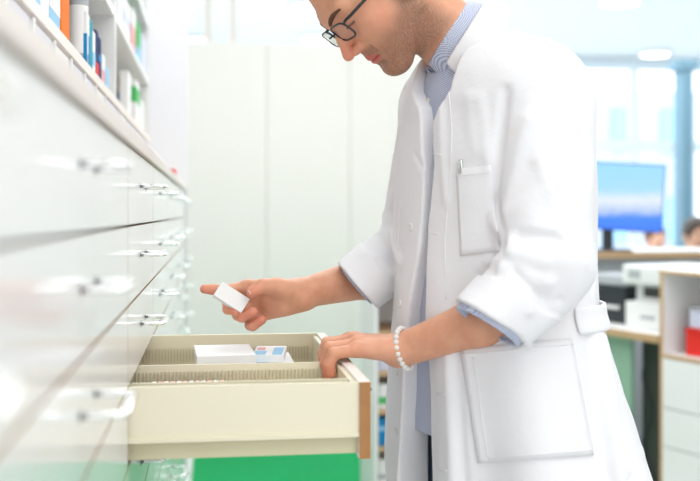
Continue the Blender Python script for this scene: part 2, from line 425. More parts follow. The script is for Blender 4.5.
for ci in range(7):
    y0, y1 = COLS[ci], COLS[ci + 1]
    t = thing('drawer_cabinet', 'tall white glossy pharmacy drawer cabinet, the column ' + colname[ci], 'cabinet', (XF, y0, 0), 'pharmacy drawer cabinets along the left')
    wd = y1 - y0
    bm = NB()
    box(bm, -0.50, 0.0005, 0.0, -0.018, 0.012, 1.303); box(bm, -0.50, wd - 0.012, 0.0, -0.018, wd - 0.0005, 1.303)
    box(bm, -0.50, 0.012, 0.0, -0.49, wd - 0.012, 1.303); box(bm, -0.49, 0.012, 0, -0.06, wd - 0.012, 0.05)
    box(bm, -0.49, 0.012, 1.295, -0.018, wd - 0.012, 1.303)
    link('carcass', bm, 'white', t)
    zs = [Z1 - ROW * k - EYE + EYE for k in range(9)]
    z = Z1; r = 0
    while z > 0.12:
        hgt = ROW if r < 8 else ROW * 2
        if z - hgt < 0.02: break
        if not (ci == 2 and r == 3):
            key = (round(hgt, 4), round(wd, 3))
            if key not in fm:
                o = link('drawer', front_mesh(wd, hgt), ['gloss_white', 'wood_edge'], t); fm[key] = o
            else:
                o = fm[key].copy(); C.objects.link(o); o.parent = t
            o.location = (0, 0, z - hgt)
            add_handle(o, 0, wd / 2, hgt / 2 + 0.005)
        z -= hgt; r += 1
    if ci == 2:
        cab = t
# the pulled-out drawer (part of its cabinet)
DX = 0.2009 - XF; DZ = Z1 - ROW * 3; DW = 0.53
DOFF = XF
def L(x, y, z): return (x, y, z)
xo = DX              # outer face of drawer front, local to cabinet
bm = NB()
zb = DZ - 0.066      # bottom of the tray wall
box(bm, -0.10, 0.004, zb, xo - 0.0155, 0.010, DZ - 0.001)                 # near side wall
box(bm, -0.10, DW - 0.016, zb, xo - 0.0155, DW - 0.008, DZ + 0.001)       # far side wall
box(bm, -0.10, 0.010, zb, xo - 0.0155, DW - 0.016, zb + 0.004)            # floor of the tray
box(bm, -0.11, 0.004, zb, -0.10, DW - 0.008, DZ)                          # back
box(bm, xo - 0.0225, 0.010, zb, xo - 0.0156, DW - 0.016, DZ - 0.004)      # inner front
box(bm, -0.10, 0.000, zb - 0.004, xo - 0.0155, 0.006, zb + 0.001)         # white ledge lip
drawer = link('drawer', bm, 'cream', cab)
bm = NB(); fs = box(bm, xo - 0.0155, 0.0, DZ - ROW + 0.001, xo, DW - 0.003, DZ)
for i in (0, 1, 2, 4): fs[i].material_index = 1
fs[1].material_index = 2
fp = link('front_panel', bm, ['gloss_white', 'wood_edge', 'ledge'], drawer, bevel=0.0012); fp['label'] = 'white drawer front with raw wooden edge'
bm = NB(); box(bm, -0.10, 0.012, zb - 0.027, xo - 0.0157, 0.020, zb - 0.0042)
link('runner', bm, 'cream_dark', drawer)
bm = NB(); box(bm, -0.10, DW - 0.03, zb - 0.025, xo - 0.016, DW - 0.02, zb - 0.004)
link('runner', bm, 'cream_dark', drawer)
def divider(y, ztop, band, teeth, face=-1):
    bm = NB(); box(bm, -0.098, y, zb + 0.004, xo - 0.023, y + 0.004, ztop)
    d = link('divider', bm, 'cream', drawer)
    bm = NB(); n = 62; x = -0.09
    while x < xo - 0.028:
        box(bm, x, y - 0.004, ztop - band - teeth, x + 0.0016, y + 0.0005, ztop - band); x += 0.0053
    box(bm, -0.09, y - 0.0045, ztop - band - teeth - 0.002, xo - 0.027, y, ztop - band - teeth)
    link('rib_row', bm, 'cream_rib', d)
    return d
divider(0.045, DZ - 0.003, 0.007, 0.03)
divider(0.195, DZ - 0.003, 0.009, 0.026)
bm = NB(); x = -0.09
while x < xo - 0.028:
    box(bm, x, DW - 0.020, DZ - 0.045, x + 0.0016, DW - 0.0155, DZ - 0.022); x += 0.0053
link('rib_row', bm, 'cream_rib', drawer)
add_handle(drawer, xo, DW / 2, DZ - ROW / 2)

# cartons standing in the drawer
def carton(name, label, cat, lo, hi, m, rz=0, group=None, band=None, bands=()):
    cx, cy = (lo[0] + hi[0]) / 2, (lo[1] + hi[1]) / 2
    t = thing(name, label, cat, (cx, cy, lo[2]), group, rz)
    w2, d2, h = (hi[0] - lo[0]) / 2, (hi[1] - lo[1]) / 2, hi[2] - lo[2]
    bm = NB(); box(bm, -w2, -d2, 0, w2, d2, h); link('carton_body', bm, m, t, bevel=0.0008)
    for (z0, z1, mm) in bands:
        e = 0.0004
        bm = NB(); box(bm, -w2 - e, -d2 - e, z0 * h, w2 + e, d2 + e, z1 * h); link('printed_band', bm, mm, t)
    return t
k = 0
zt = DZ - 0.012
x = XF + 0.105
cols = ['p_white', 'p_pink', 'p_white', 'p_lblue', 'p_white', 'p_white', 'p_lav', 'p_white']
for k in range(6):
    carton('medicine_carton', 'small upright medicine carton packed in the far compartment of the open drawer', 'carton',
           (x, 1.26 + 0.235, DZ - 0.061), (x + 0.019, 1.26 + 0.37, zt), cols[k], group='upright cartons in the open drawer', bands=((0.2, 0.5, 'p_grey'),))
    x += 0.0205
x = XF + 0.02
for k in range(12):
    carton('medicine_carton', 'thin red and white carton standing behind the ribbed divider of the open drawer', 'carton',
           (x, 1.26 + 0.06, DZ - 0.061), (x + 0.006, 1.26 + 0.16, DZ - 0.020), 'p_pink' if k % 2 else 'p_white', group='thin cartons in the middle drawer compartment')
    x += 0.0085
# two flat boxes lying on top of the cartons
c = P(224, 351, 1.56)
t = thing('medicine_box', 'flat white medicine box lying on cartons in the open drawer', 'box', (c[0], 1.26 + 0.30, zt), rz=0.05)
bm = NB(); box(bm, -0.044, -0.062, 0.0003, 0.044, 0.062, 0.0155); link('box_body', bm, 'p_white', t, bevel=0.0008)
bm = NB(); box(bm, -0.0442, -0.02, 0.003, 0.0443, 0.02, 0.0125); link('closing_flap', bm, 'p_white', t)
c = P(268, 351, 1.57)
t = thing('medicine_box', 'flat white box with blue and red print beside the plain white one in the drawer', 'box', (c[0] + 0.003, 1.26 + 0.31, zt), rz=-0.12)
bm = NB(); box(bm, -0.024, -0.052, 0.0003, 0.024, 0.052, 0.012); link('box_body', bm, 'p_white', t, bevel=0.0008)
bm = NB(); box(bm, -0.022, -0.048, 0.0122, -0.004, -0.010, 0.0126); box(bm, 0.006, -0.05, 0.0122, 0.021, 0.03, 0.0126); link('blue_print', bm, 'p_lblue', t)
bm = NB(); box(bm, -0.020, 0.005, 0.0122, -0.008, 0.03, 0.0126); link('red_print', bm, 'p_pink', t)

# ================================================================== WORKTOP AND SHELF UNIT OVER THE CABINETS
bm = NB(); box(bm, -0.60, 0.12, Z1 + 0.0005, XF + 0.006, 3.94, Z1 + 0.021)
tag(settle(link('worktop', bm, 'ledge', bevel=0.002)), 'long beige-white worktop ledge on top of the drawer cabinets', 'worktop')
SX = -0.22
ZS = EYE + 0.268; ZU = EYE + 0.456
unit = thing('shelf_unit', 'white open shelf unit standing on the worktop over the drawers', 'shelf', (SX, 0.2, Z1 + 0.021))
bz = Z1 + 0.021
def ub(name, m, *b, bev=0.001):
    bm = NB(); box(bm, b[0] - SX, b[1] - 0.2, b[2] - bz, b[3] - SX, b[4] - 0.2, b[5] - bz); return link(name, bm, m, unit, bevel=bev)
ub('base_panel', 'ledge', -0.60, 0.2, bz + 0.0005, SX, 3.64, EYE + 0.218)
ub('shelf_board', 'ledge', -0.60, 0.2, EYE + 0.249, SX, 3.64, ZS)
ub('back_panel', 'white', -0.61, 0.2, bz, -0.60, 3.64, 2.7)
for z in (ZU, EYE + 0.66, EYE + 0.86, EYE + 1.06, EYE + 1.26): ub('shelf_board', 'white', -0.60, 0.2, z, SX - 0.004, 3.64, z + 0.016)
for y in (0.2, 1.07, 2.37, 3.62): ub('upright', 'white', -0.60, y, ZS, SX - 0.002, y + 0.02, 2.7)
ub('kick_strip', 'ledge', -0.60, 0.2, EYE + 0.2185, SX - 0.05, 3.64, EYE + 0.2488)
k = 0; y = 0.45
while y < 3.5:
    wd = 0.155
    t = thing('plastic_tray', 'shallow translucent tray slotted under the shelf board over the drawers', 'tray', (SX - 0.004, y, EYE + 0.2185), 'shallow trays under the shelf board')
    bm = NB(); box(bm, -0.04, 0, 0, 0, wd, 0.026); link('tray_body', bm, 'p_lav' if k % 3 else 'p_white', t, bevel=0.002)
    bm = NB(); box(bm, 0, 0.0, 0.0, 0.003, 0.008, 0.028); link('label_clip', bm, 'white', t)
    y += wd + 0.015; k += 1
def Yof(px, x):
    u = (px - 350) / F; return x / ((ST + u * CT) / (CT - u * ST))
def pack(px0, px1, h, m, label, x=-0.227, dep=0.022, bands=(), z=ZS, cat='carton', group=None):
    ya, yb = Yof(px0, x), Yof(px1, x)
    return carton('medicine_pack', label, cat, (x - dep, ya, z + 0.0005), (x, yb, z + h), m, bands=bands, group=group)
pack(22, 40, 0.14, 'p_lblue', 'light blue medicine pack nearest the camera on the shelf', bands=((0.3, 0.5, 'p_white'),))
pack(41, 49, 0.125, 'p_white', 'white pack with a light blue band on shelf, left of the blue pack', bands=((0.35, 1.001, 'p_lblue'),))
pack(50, 60, 0.12, 'p_lblue', 'pale blue pack on the shelf touching the orange carton', bands=((0.2, 0.45, 'p_white'),))
pack(61.5, 69.5, 0.15, 'p_orange', 'tall bright orange carton on the shelf', bands=((0.1, 0.3, 'p_white'),) if False else ())
def bottle(px, x, r, h, label, body, capm, lab, z=ZS):
    Y = Yof(px, x)
    t = thing('bottle', label, 'bottle', (x, Y, z + 0.0005))
    bm = NB(); lathe(bm, [(r * 0.9, 0), (r, 0.004), (r, h * 0.66), (r * 0.92, h * 0.71), (r * 0.62, h * 0.76), (r * 0.6, h * 0.8)], n=24); link('bottle_body', bm, body, t)
    bm = NB(); lathe(bm, [(r * 0.86, h * 0.775), (r * 0.88, h * 0.79), (r * 0.88, h * 0.99), (r * 0.8, h)], n=24); link('cap', bm, capm, t)
    bm = NB(); lathe(bm, [(r * 1.01, h * 0.12), (r * 1.02, h * 0.14), (r * 1.02, h * 0.58), (r * 1.01, h * 0.6)], n=24)
    link('bottle_label', bm, lab, t)
    return t
bottle(78.5, -0.243, 0.0175, 0.185, 'clear bottle with a white cap on the shelf beside the orange carton', 'p_grey', 'p_white', 'p_white')
pack(86.5, 89.5, 0.10, 'p_white', 'white slim pack just right of the capped bottle', bands=((0.0, 0.6, 'p_blue'),))
pack(90, 92.5, 0.098, 'p_teal', 'slim teal pack in row on the shelf')
pack(92.8, 95.4, 0.085, 'p_white', 'slim white pack with blue lower half between teal and navy packs', bands=((0.2, 0.5, 'p_lblue'),))
pack(96, 98.6, 0.095, 'p_navy', 'dark navy pack with a red foot on the shelf', bands=((0.0, 0.33, 'p_red'),))
pack(99, 101.3, 0.09, 'p_navy', 'slim dark blue pack beside the red-footed navy one', bands=((0.45, 0.6, 'p_blue'),))
pack(102, 105, 0.065, 'p_pink', 'low pink pack near the shelf upright', bands=((0.5, 1.001, 'p_white'),))
pack(106, 109, 0.05, 'p_lblue', 'low pale blue pack beside the shelf upright')
bottle(122.5, -0.25, 0.017, 0.115, 'white bottle with a blue label in the bay past the upright', 'p_white', 'p_white', 'p_lblue')
pack(128, 131, 0.12, 'p_white', 'tall white pack behind the blue-labelled bottle')
pack(136, 139.5, 0.135, 'p_white', 'tall white pack with green base in the far shelf bay', bands=((0.5, 0.85, 'p_green'),))
pack(141, 144, 0.10, 'p_white', 'white pack at the far end of the lower shelf')
pack(118.6, 123, 0.12, 'p_white', 'broad white pack on the upper shelf over the white bottle', z=ZU + 0.016, dep=0.09)
pack(124, 130, 0.10, 'p_white', 'white pack with pale violet band on the upper shelf', z=ZU + 0.016, bands=((0.3, 0.6, 'p_lav'),))
pack(132, 135.5, 0.12, 'p_pink', 'pink pack on the upper shelf next to green pack', z=ZU + 0.016, bands=((0.6, 1.001, 'p_white'),))
pack(137.5, 140.5, 0.12, 'p_green', 'green and blue pack on the upper shelf', z=ZU + 0.016, bands=((0.0, 0.35, 'p_lblue'),))
pack(142, 146, 0.12, 'p_lav', 'pale violet pack at the far end of the upper shelf', z=ZU + 0.016)
o = carton('medicine_pack', 'small red pack lying on the worktop edge before the end wall', 'carton', (XF - 0.035, 2.95, Z1 + 0.0215), (XF - 0.005, 3.1, Z1 + 0.045), 'p_red')

# ================================================================== RACK BEHIND THE MAN
rk = P(374, 300, 3.2)
t = thing('rack', 'low white rack of shelves with goods behind the open drawer', 'shelf', (rk[0], 3.2, 0))
RW = 0.5
def rb(name, m, *b):
    bm = NB(); box(bm, *b); return link(name, bm, m, t, bevel=0.001)
for x in (0, RW): rb('upright', 'white', x - 0.0, 0, 0, x + 0.014, 0.3, 0.98)
rb('back_panel', 'white', 0.014, 0.29, 0, RW, 0.3, 0.98)
lev = [0.03, 0.19, 0.32, 0.445, 0.565, 0.69, 0.82, 0.966]
for z in lev: rb('shelf_board', 'pale_wood', 0.014, 0.001, z, RW, 0.289, z + 0.014)
def rp(x0, x1, lv, h, m, label, bands=()):
    z = lev[lv] + 0.0145
    carton('carton', label, 'carton', (rk[0] + x0, 3.2 + 0.02, z), (rk[0] + x1, 3.2 + 0.16, z + h), m, bands=bands)
rp(0.02, 0.10, 5, 0.09, 'p_lav', 'pale violet carton on the top rack level behind the wrist', ((0.4, 0.7, 'p_pink'),))
rp(0.02, 0.09, 4, 0.08, 'p_white', 'white and green carton on the second rack level', ((0.2, 0.5, 'p_green'),))
rp(0.02, 0.12, 3, 0.09, 'p_blue', 'bright blue carton on the rack behind the drawer front', ((0.55, 0.7, 'p_lblue'),))
rp(0.02, 0.08, 2, 0.08, 'p_white', 'white carton on the rack below the blue carton', ((0.2, 0.4, 'p_grey'),))
rp(0.11, 0.18, 5, 0.08, 'p_white', 'white carton on the rack next to the violet one')
rp(0.14, 0.2, 3, 0.08, 'p_white', 'white carton on the rack beside the bright blue carton')

# ================================================================== COUNTER GROUP AT THE RIGHT
AN = math.radians(18.7)          # the counter runs towards the camera on the right
A = P(659.5, 270, 3.6)
def T(name, label, cat, s, dpt, z, group=None):
    """thing placed in the counter frame: s along the front (towards camera +), dpt behind the front"""
    x = A[0] + s * math.sin(AN) + dpt * math.cos(AN); y = 3.6 - s * math.cos(AN) + dpt * math.sin(AN)
    return thing(name, label, cat, (x, y, z), group, rz=AN - math.pi / 2)
# local frame after rz: +x runs along the front towards the camera, +y goes behind the front
ZT = EYE - 0.057 * 3.8
t = T('shelf_cabinet', 'white cubby cabinet with wooden edges and drawers at the right', 'cabinet', 0, 0, 0)
def cb(name, m, *b, par=None, bev=0.001):
    bm = NB(); box(bm, *b); return link(name, bm, m, par or t, bevel=bev)
zc = EYE - 0.1425 * 3.8 + 0.01
cb('side_panel', 'white', 0, 0.003, 0, 0.018, 0.42, ZT - 0.014); cb('edge_strip', 'pale_wood', 0, 0, 0, 0.018, 0.0029, ZT - 0.014)
cb('side_panel', 'white', 1.0, 0.003, 0, 1.018, 0.42, ZT - 0.014); cb('edge_strip', 'pale_wood', 1.0, 0, 0, 1.018, 0.0029, ZT - 0.014)
cb('edge_strip', 'pale_wood', -0.002, -0.002, ZT - 0.014, 1.02, 0.006, ZT)
cb('top_panel', 'white', -0.002, 0.006, ZT - 0.014, 1.02, 0.42, ZT)
cb('shelf_board', 'white', 0.0185, 0.003, zc - 0.014, 0.9995, 0.41, zc); cb('edge_strip', 'pale_wood', 0.0185, 0, zc - 0.014, 0.9995, 0.0029, zc)
cb('back_panel', 'white', 0.018, 0.41, 0, 1.0, 0.42, ZT - 0.014)
for z0, z1 in ((zc - 0.20, zc - 0.017), (zc - 0.345, zc - 0.204), (zc - 0.49, zc - 0.349), (0.04, zc - 0.494)):
    d = cb('drawer', 'gloss_white', 0.02, -0.004, z0, 0.5, 0.4, z1)
    d = cb('drawer', 'gloss_white', 0.504, -0.004, z0, 0.998, 0.4, z1)
t2 = T('storage_box', 'red storage box in the cubby of the right cabinet', 'box', 0.085, 0.05, zc + 0.0005)
cb('box_body', 'p_red', 0, 0, 0, 0.24, 0.2, 0.095, par=t2)
bm = NB(); box(bm, -0.004, -0.004, 0.09, 0.244, 0.204, 0.10); link('rim', bm, 'p_red', t2)
t2 = T('storage_tub', 'clear plastic tub standing on red box in the cubby', 'tub', 0.09, 0.06, zc + 0.101)
bm = NB(); box(bm, 0, 0, 0, 0.14, 0.15, 0.07); link('tub_body', bm, 'p_lav', t2, bevel=0.006)
bm = NB(); box(bm, -0.003, -0.003, 0.07, 0.143, 0.153, 0.078); link('lid', bm, 'p_grey', t2, bevel=0.002)
# desk
ZD = EYE - 0.1225 * 3.8
t = T('desk', 'white desk with a wooden edge carrying the printer', 'desk', -0.9, 0.0, 0)
cb('top', 'white', 0, 0.008, ZD - 0.03, 0.895, 0.6, ZD)
cb('edge_strip', 'pale_wood', 0, -0.006, ZD - 0.03, 0.895, 0.0078, ZD)
cb('side_panel', 'greenpanel', 0.0, 0.04, 0, 0.70, 0.06, ZD - 0.0305)
cb('side_panel', 'dark', 0.70, 0.1, 0, 0.88, 0.11, ZD - 0.0305)  # dark sheet standing in for the shade in the gap under the desk
cb('leg', 'dark', 0.0, 0.52, 0, 0.04, 0.58, ZD - 0.0305)
cb('leg', 'dark', 0.84, 0.52, 0, 0.88, 0.58, ZD - 0.0305)
bm = NB(); pts = [(0.745 + 0.03 * math.sin(i * 0.7), 0.085, 0.1 + i * 0.03) for i in range(18)]; tube(bm, pts, 0.004, 6)
o = link('power_cable', bm, 'black'); o.location = t.location; o.rotation_euler = t.rotation_euler
tag(o, 'black power cable hanging beneath the desk before the dark gap', 'cable')
# printer
t = T('printer', 'white desktop printer with dark paper slot on desk', 'printer', -0.30, 0.09, ZD + 0.0005)
cb('paper_tray', 'printer', 0.0, 0.01, 0, 0.26, 0.34, 0.105, bev=0.006)
cb('printer_body', 'printer', 0.02, 0.05, 0.105, 0.255, 0.34, 0.175, bev=0.006)
cb('paper_slot', 'dark', 0.07, 0.045, 0.125, 0.25, 0.056, 0.165, bev=0.001)
cb('scanner_lid', 'printer', -0.01, 0.0, 0.175, 0.27, 0.35, 0.255, bev=0.012)
cb('control_panel', 'p_grey', 0.03, -0.001, 0.20, 0.10, 0.002, 0.235, bev=0.0005)
cb('tray_handle', 'p_grey', 0.09, 0.006, 0.04, 0.17, 0.012, 0.055, bev=0.001)
t = T('printer', 'dark grey printer behind the white one, half hidden by the coat', 'printer', -0.62, 0.14, ZD + 0.0005)
cb('printer_body', 'black', 0, 0, 0, 0.28, 0.3, 0.16, bev=0.008)
cb('scanner_lid', 'p_grey', -0.005, -0.005, 0.16, 0.285, 0.305, 0.20, bev=0.006)
cb('paper_slot', 'printer', 0.05, -0.004, 0.06, 0.24, 0.004, 0.075, bev=0.0005)
# high counter behind
HC = P(590, 252, 4.9); zh = HC[2]
t = thing('counter', 'high service counter with a wooden front edge carrying the monitor', 'counter', (HC[0] - 0.35, 4.9, 0))
cb('top', 'white', 0, 0.012, zh - 0.03, 2.6, 0.55, zh, par=t)
cb('edge_strip', 'pale_wood', 0, -0.004, zh - 0.035, 2.6, 0.0118, zh, par=t)
cb('front_panel', 'p_grey', 0.0, 0.05, 0, 2.55, 0.07, zh - 0.0305, par=t)
# monitor
MC = P(608, 196, 5.0)
t = thing('monitor', 'computer monitor showing a blue picture, on the high counter', 'monitor', (MC[0], 5.0, zh + 0.0005), rz=math.radians(-19))
mw, mh = 0.285, 0.18
mz = MC[2] - zh
def tilt(bm):
    bmesh.ops.rotate(bm, cent=(0, 0, mz), matrix=Matrix.Rotation(math.radians(3.5), 3, 'Y'), verts=bm.verts)
bm = NB(); box(bm, -mw, 0.0, mz - mh, mw, 0.03, mz + mh); tilt(bm); link('housing', bm, 'black', t, bevel=0.004)
m = mat('screen_picture', (0.02, 0.04, 0.1), 0.2)
nt = m.node_tree; b = nt.nodes['Principled BSDF']; tc = nt.nodes.new('ShaderNodeTexCoord')
sp = nt.nodes.new('ShaderNodeSeparateXYZ'); nz = nt.nodes.new('ShaderNodeTexNoise'); nz.inputs['Scale'].default_value = 14
nt.links.new(tc.outputs['Generated'], nz.inputs['Vector']); nt.links.new(tc.outputs['Generated'], sp.inputs[0])
ma = nt.nodes.new('ShaderNodeMath'); ma.operation = 'MULTIPLY_ADD'; ma.inputs[1].default_value = 0.16
nt.links.new(nz.outputs['Fac'], ma.inputs[0]); nt.links.new(sp.outputs['Z'], ma.inputs[2])
cr = nt.nodes.new('ShaderNodeValToRGB'); e = cr.color_ramp.elements
e[0].position = 0.0; e[0].color = (0.01, 0.12, 0.75, 1); e[1].position = 1.0; e[1].color = (0.25, 0.55, 0.90, 1)
for p_, c_ in ((0.28, (0.01, 0.16, 0.85, 1)), (0.36, (0.35, 0.45, 0.62, 1)), (0.52, (0.62, 0.66, 0.75, 1)), (0.66, (0.30, 0.55, 0.88, 1))):
    q = e.new(p_); q.color = c_
nt.links.new(ma.outputs[0], cr.inputs[0]); nt.links.new(cr.outputs[0], b.inputs['Emission Color']); b.inputs['Emission Strength'].default_value = 0.95
M['screen'] = m
bm = NB(); box(bm, -mw + 0.008, -0.002, mz - mh + 0.008, mw - 0.008, 0.0, mz + mh - 0.008); tilt(bm); link('screen', bm, 'screen', t)
bm = NB(); box(bm, -0.03, 0.03, 0.01, 0.03, 0.05, mz); link('stand', bm, 'black', t, bevel=0.003)
bm = NB(); box(bm, -0.12, -0.06, 0, 0.12, 0.12, 0.012); link('base', bm, 'black', t, bevel=0.003)
# blue column by the window
cc = P(688, 150, 8.0)
bm = NB(); box(bm, cc[0] - 0.05, 8.0, 0, cc[0] + 0.05, 8.16, 2.52); box(bm, cc[0] - 0.10, 7.97, 0, cc[0] + 0.10, 8.19, 0.1); box(bm, cc[0] - 0.09, 7.98, 2.44, cc[0] + 0.09, 8.18, 2.52)
tag(settle(link('display_column', bm, 'bluecol', bevel=0.005)), 'blue-grey column standing before the shop window at right', 'column')

# ================================================================== DISTANT PEOPLE
def far_person(px, py, Y, hair, top, label):
    hd = P(px, py, Y); k = hd[2]
    t = thing('person', label, 'person', (hd[0], Y, 0))
    M_ = M
    def body(p):
        q = p.copy(); q[:, 0] = np.abs(q[:, 0])
        d = ell(q, (0, 0, k), (0.075, 0.095, 0.115))
        d = smin(d, sph(q, (0, -0.1, k - 0.02), 0.016), 0.02)
        d = smin(d, ell(q, (0.078, 0.005, k - 0.01), (0.012, 0.02, 0.03)), 0.01)
        d = smin(d, cap(q, (0, 0.01, k - 0.08), (0, 0.02, k - 0.2), 0.055), 0.03)
        d = smin(d, cap(q, (0.0, 0.02, k - 0.26), (0.15, 0.02, k - 0.28), 0.05), 0.05)
        d = smin(d, ell(q, (0, 0.02, k - 0.45), (0.16, 0.10, 0.27)), 0.05)
        d = smin(d, cap(q, (0.19, 0.02, k - 0.29), (0.23, 0.04, k - 0.58), 0.048, 0.038), 0.03)
        d = smin(d, cap(q, (0.23, 0.04, k - 0.58), (0.17, -0.17, k - 0.66), 0.038, 0.026), 0.02)
        d = smin(d, ell(q, (0.15, -0.22, k - 0.67), (0.035, 0.06, 0.02)), 0.02)
        d = smin(d, cap(q, (0.09, 0.03, k - 0.72), (0.10, 0.0, 0.48), 0.09, 0.055), 0.04)
        d = smin(d, cap(q, (0.10, 0.0, 0.48), (0.10, 0.03, 0.07), 0.055, 0.038), 0.02)
        d = smin(d, cap(q, (0.10, 0.03, 0.045), (0.11, -0.14, 0.035), 0.042, 0.03), 0.02)
        return d
    def tone(V):
        c = np.tile(np.array([[0.72, 0.42, 0.30]]), (len(V), 1))
        e = np.hypot(np.abs(V[:, 0]) - 0.03, V[:, 2] - k - 0.01) < 0.009
        c[e & (V[:, 1] < -0.05)] = (0.04, 0.03, 0.03)
        c[(np.abs(V[:, 0]) < 0.025) & (np.abs(V[:, 2] - k + 0.055) < 0.006) & (V[:, 1] < -0.05)] = (0.5, 0.16, 0.14)
        return c
    sdf_obj('body', body, (-0.36, -0.36, 0), (0.36, 0.24, k + 0.16), 0.012, 'skin', t, tone=tone)
    def shirt(p):
        d = body(p) - 0.012
        d = np.maximum(d, p[:, 2] - (k - 0.17)); d = np.maximum(d, (k - 0.80) - p[:, 2])
        return np.maximum(d, -(p[:, 1] + 0.08) * 1.0 - 0.05)
    sdf_obj('shirt', shirt, (-0.36, -0.36, k - 0.9), (0.36, 0.24, k), 0.012, top, t)
    def trs(p):
        return np.maximum(np.maximum(body(p) - 0.010, p[:, 2] - (k - 0.75)), 0.09 - p[:, 2])
    sdf_obj('trousers', trs, (-0.36, -0.36, 0), (0.36, 0.24, k - 0.6), 0.014, 'jeans', t)
    def hr(p):
        d = ell(p, (0, 0.015, k + 0.02), (0.086, 0.105, 0.112))
        return np.maximum(d, -ell(p, (0, -0.09, k - 0.05), (0.09, 0.075, 0.11)))
    sdf_obj('hair', hr, (-0.12, -0.12, k - 0.14), (0.12, 0.15, k + 0.16), 0.008, hair, t)
    return t
far_person(656, 239, 7.6, 'brow', 'p_lblue', 'blurred person in a pale blue top beyond the counter, right of monitor')
far_person(697, 236, 6.2, 'hair', 'p_white', 'blurred dark-haired person at the right edge beyond the counter')

# ================================================================== THE MAN
man = thing('person', 'man in white lab coat and glasses holding a small box over the open drawer', 'person', (0.36, 1.5, 0))
PH = math.radians(22)
FB = np.array([-math.cos(PH), -math.sin(PH), 0]); LB = np.array([math.sin(PH), -math.cos(PH), 0])
RI = np.array([CT, -ST, 0.0]); UP = np.array([0, 0, 1.0])
YC = 1.53
zk = lambda y: EYE + (213 - y) / F * YC
# torso profile: photo row -> centre column, half width, half depth
prof = [(40, 490, 0.145, 0.100), (100, 490, 0.172, 0.120), (160, 491, 0.178, 0.130), (230, 491, 0.178, 0.132), (310, 493, 0.180, 0.140), (400, 504, 0.208, 0.155), (481, 515, 0.235, 0.172), (640, 527, 0.26, 0.19)]
tz = np.array([zk(p[0]) for p in prof])[::-1]
tx = np.array([P(p[1], p[0], YC)[0] for p in prof])[::-1]
tw = np.array([p[2] for p in prof])[::-1]; td = np.array([p[3] for p in prof])[::-1]
def bodyframe(p):
    z = p[:, 2]; cx = np.interp(z, tz, tx)
    dx = p[:, 0] - cx; dy = p[:, 1] - YC
    return dx * LB[0] + dy * LB[1], dx * FB[0] + dy * FB[1], z
def torso(p, grow=0.0, top=None):
    l, f, z = bodyframe(p)
    wd = np.interp(z, tz, tw) + grow; dp = np.interp(z, tz, td) + grow
    n = 2.25
    k = ((np.abs(l) / wd) ** n + (np.abs(f) / dp) ** n) ** (1 / n)
    g = np.sqrt((l / wd ** 2) ** 2 + (f / dp ** 2) ** 2) + 1e-6
    d = (k - 1) * np.minimum(np.maximum(k, 0.2) / g, 0.3) * 0.9
    return d
JL = P(545, 104, 1.405); EL = P(548, 284, 1.335); CL = P(468, 326, 1.43)
JR = P(436, 108, 1.67); ER = P(430, 262, 1.73); WR = P(300, 294, 1.62)
NBs = P(476, 44, 1.525)
def wob(p, s, ph=0.0):
    x, y, z = p[:, 0] * s, p[:, 1] * s, p[:, 2] * s
    return (np.sin(x + 1.7 * np.sin(z * 0.9 + ph) + ph) * np.sin(y * 1.1 + 1.3 * np.sin(x * 0.7 + ph)) + np.sin(z * 0.8 + 1.9 * np.sin(y * 0.8 + x * 0.5 + ph))) * 0.5
WLr = P(399, 351, 1.455)
aL = (WLr - EL); aL /= np.linalg.norm(aL)
aR = (WR - ER); aR /= np.linalg.norm(aR)
nL = RI * -0.56 + UP * -0.82 + np.array([0, -0.15, 0]); nL /= np.linalg.norm(nL); qL = P(490, 322, 1.325)
nR = RI * -0.76 + UP * -0.65; nR /= np.linalg.norm(nR); qR = P(359, 287, 1.62)
SL1 = P(547, 266, 1.335); SL2 = P(491, 322, 1.325); SL2 = SL2 + (SL2 - SL1) * 0.4
SR1 = P(414, 243, 1.71); SR2 = P(356, 287, 1.63); SR2 = SR2 + (SR2 - SR1) * 0.4
def folds_at(p, segs):
    d = np.zeros(len(p))
    for a, b, amp, wdt in segs:
        c = cap(p, a, b, 0.0); d += amp * np.exp(-(c / wdt) ** 2)
    return d
def sleeveL(p, g=0.0):
    d = chain(p, [JL, SL1, SL2], [0.070 + g, 0.060 + g, 0.050 + g], 0.02)
    return d
def sleeveR(p, g=0.0):
    return chain(p, [JR, SR1, SR2], [0.062 + g, 0.056 + g, 0.041 + g], 0.02)
def upper(p, g=0.0):
    t = torso(p, g); t = smax(t, p[:, 2] - zk(52), 0.09)
    t = smin(t, chain(p, [P(446, 92, 1.65), NBs - np.array([0, 0, 0.045]), P(528, 82, 1.43)], [0.048 + g, 0.075 + g, 0.060 + g]), 0.06)
    return t
FOLDS = []
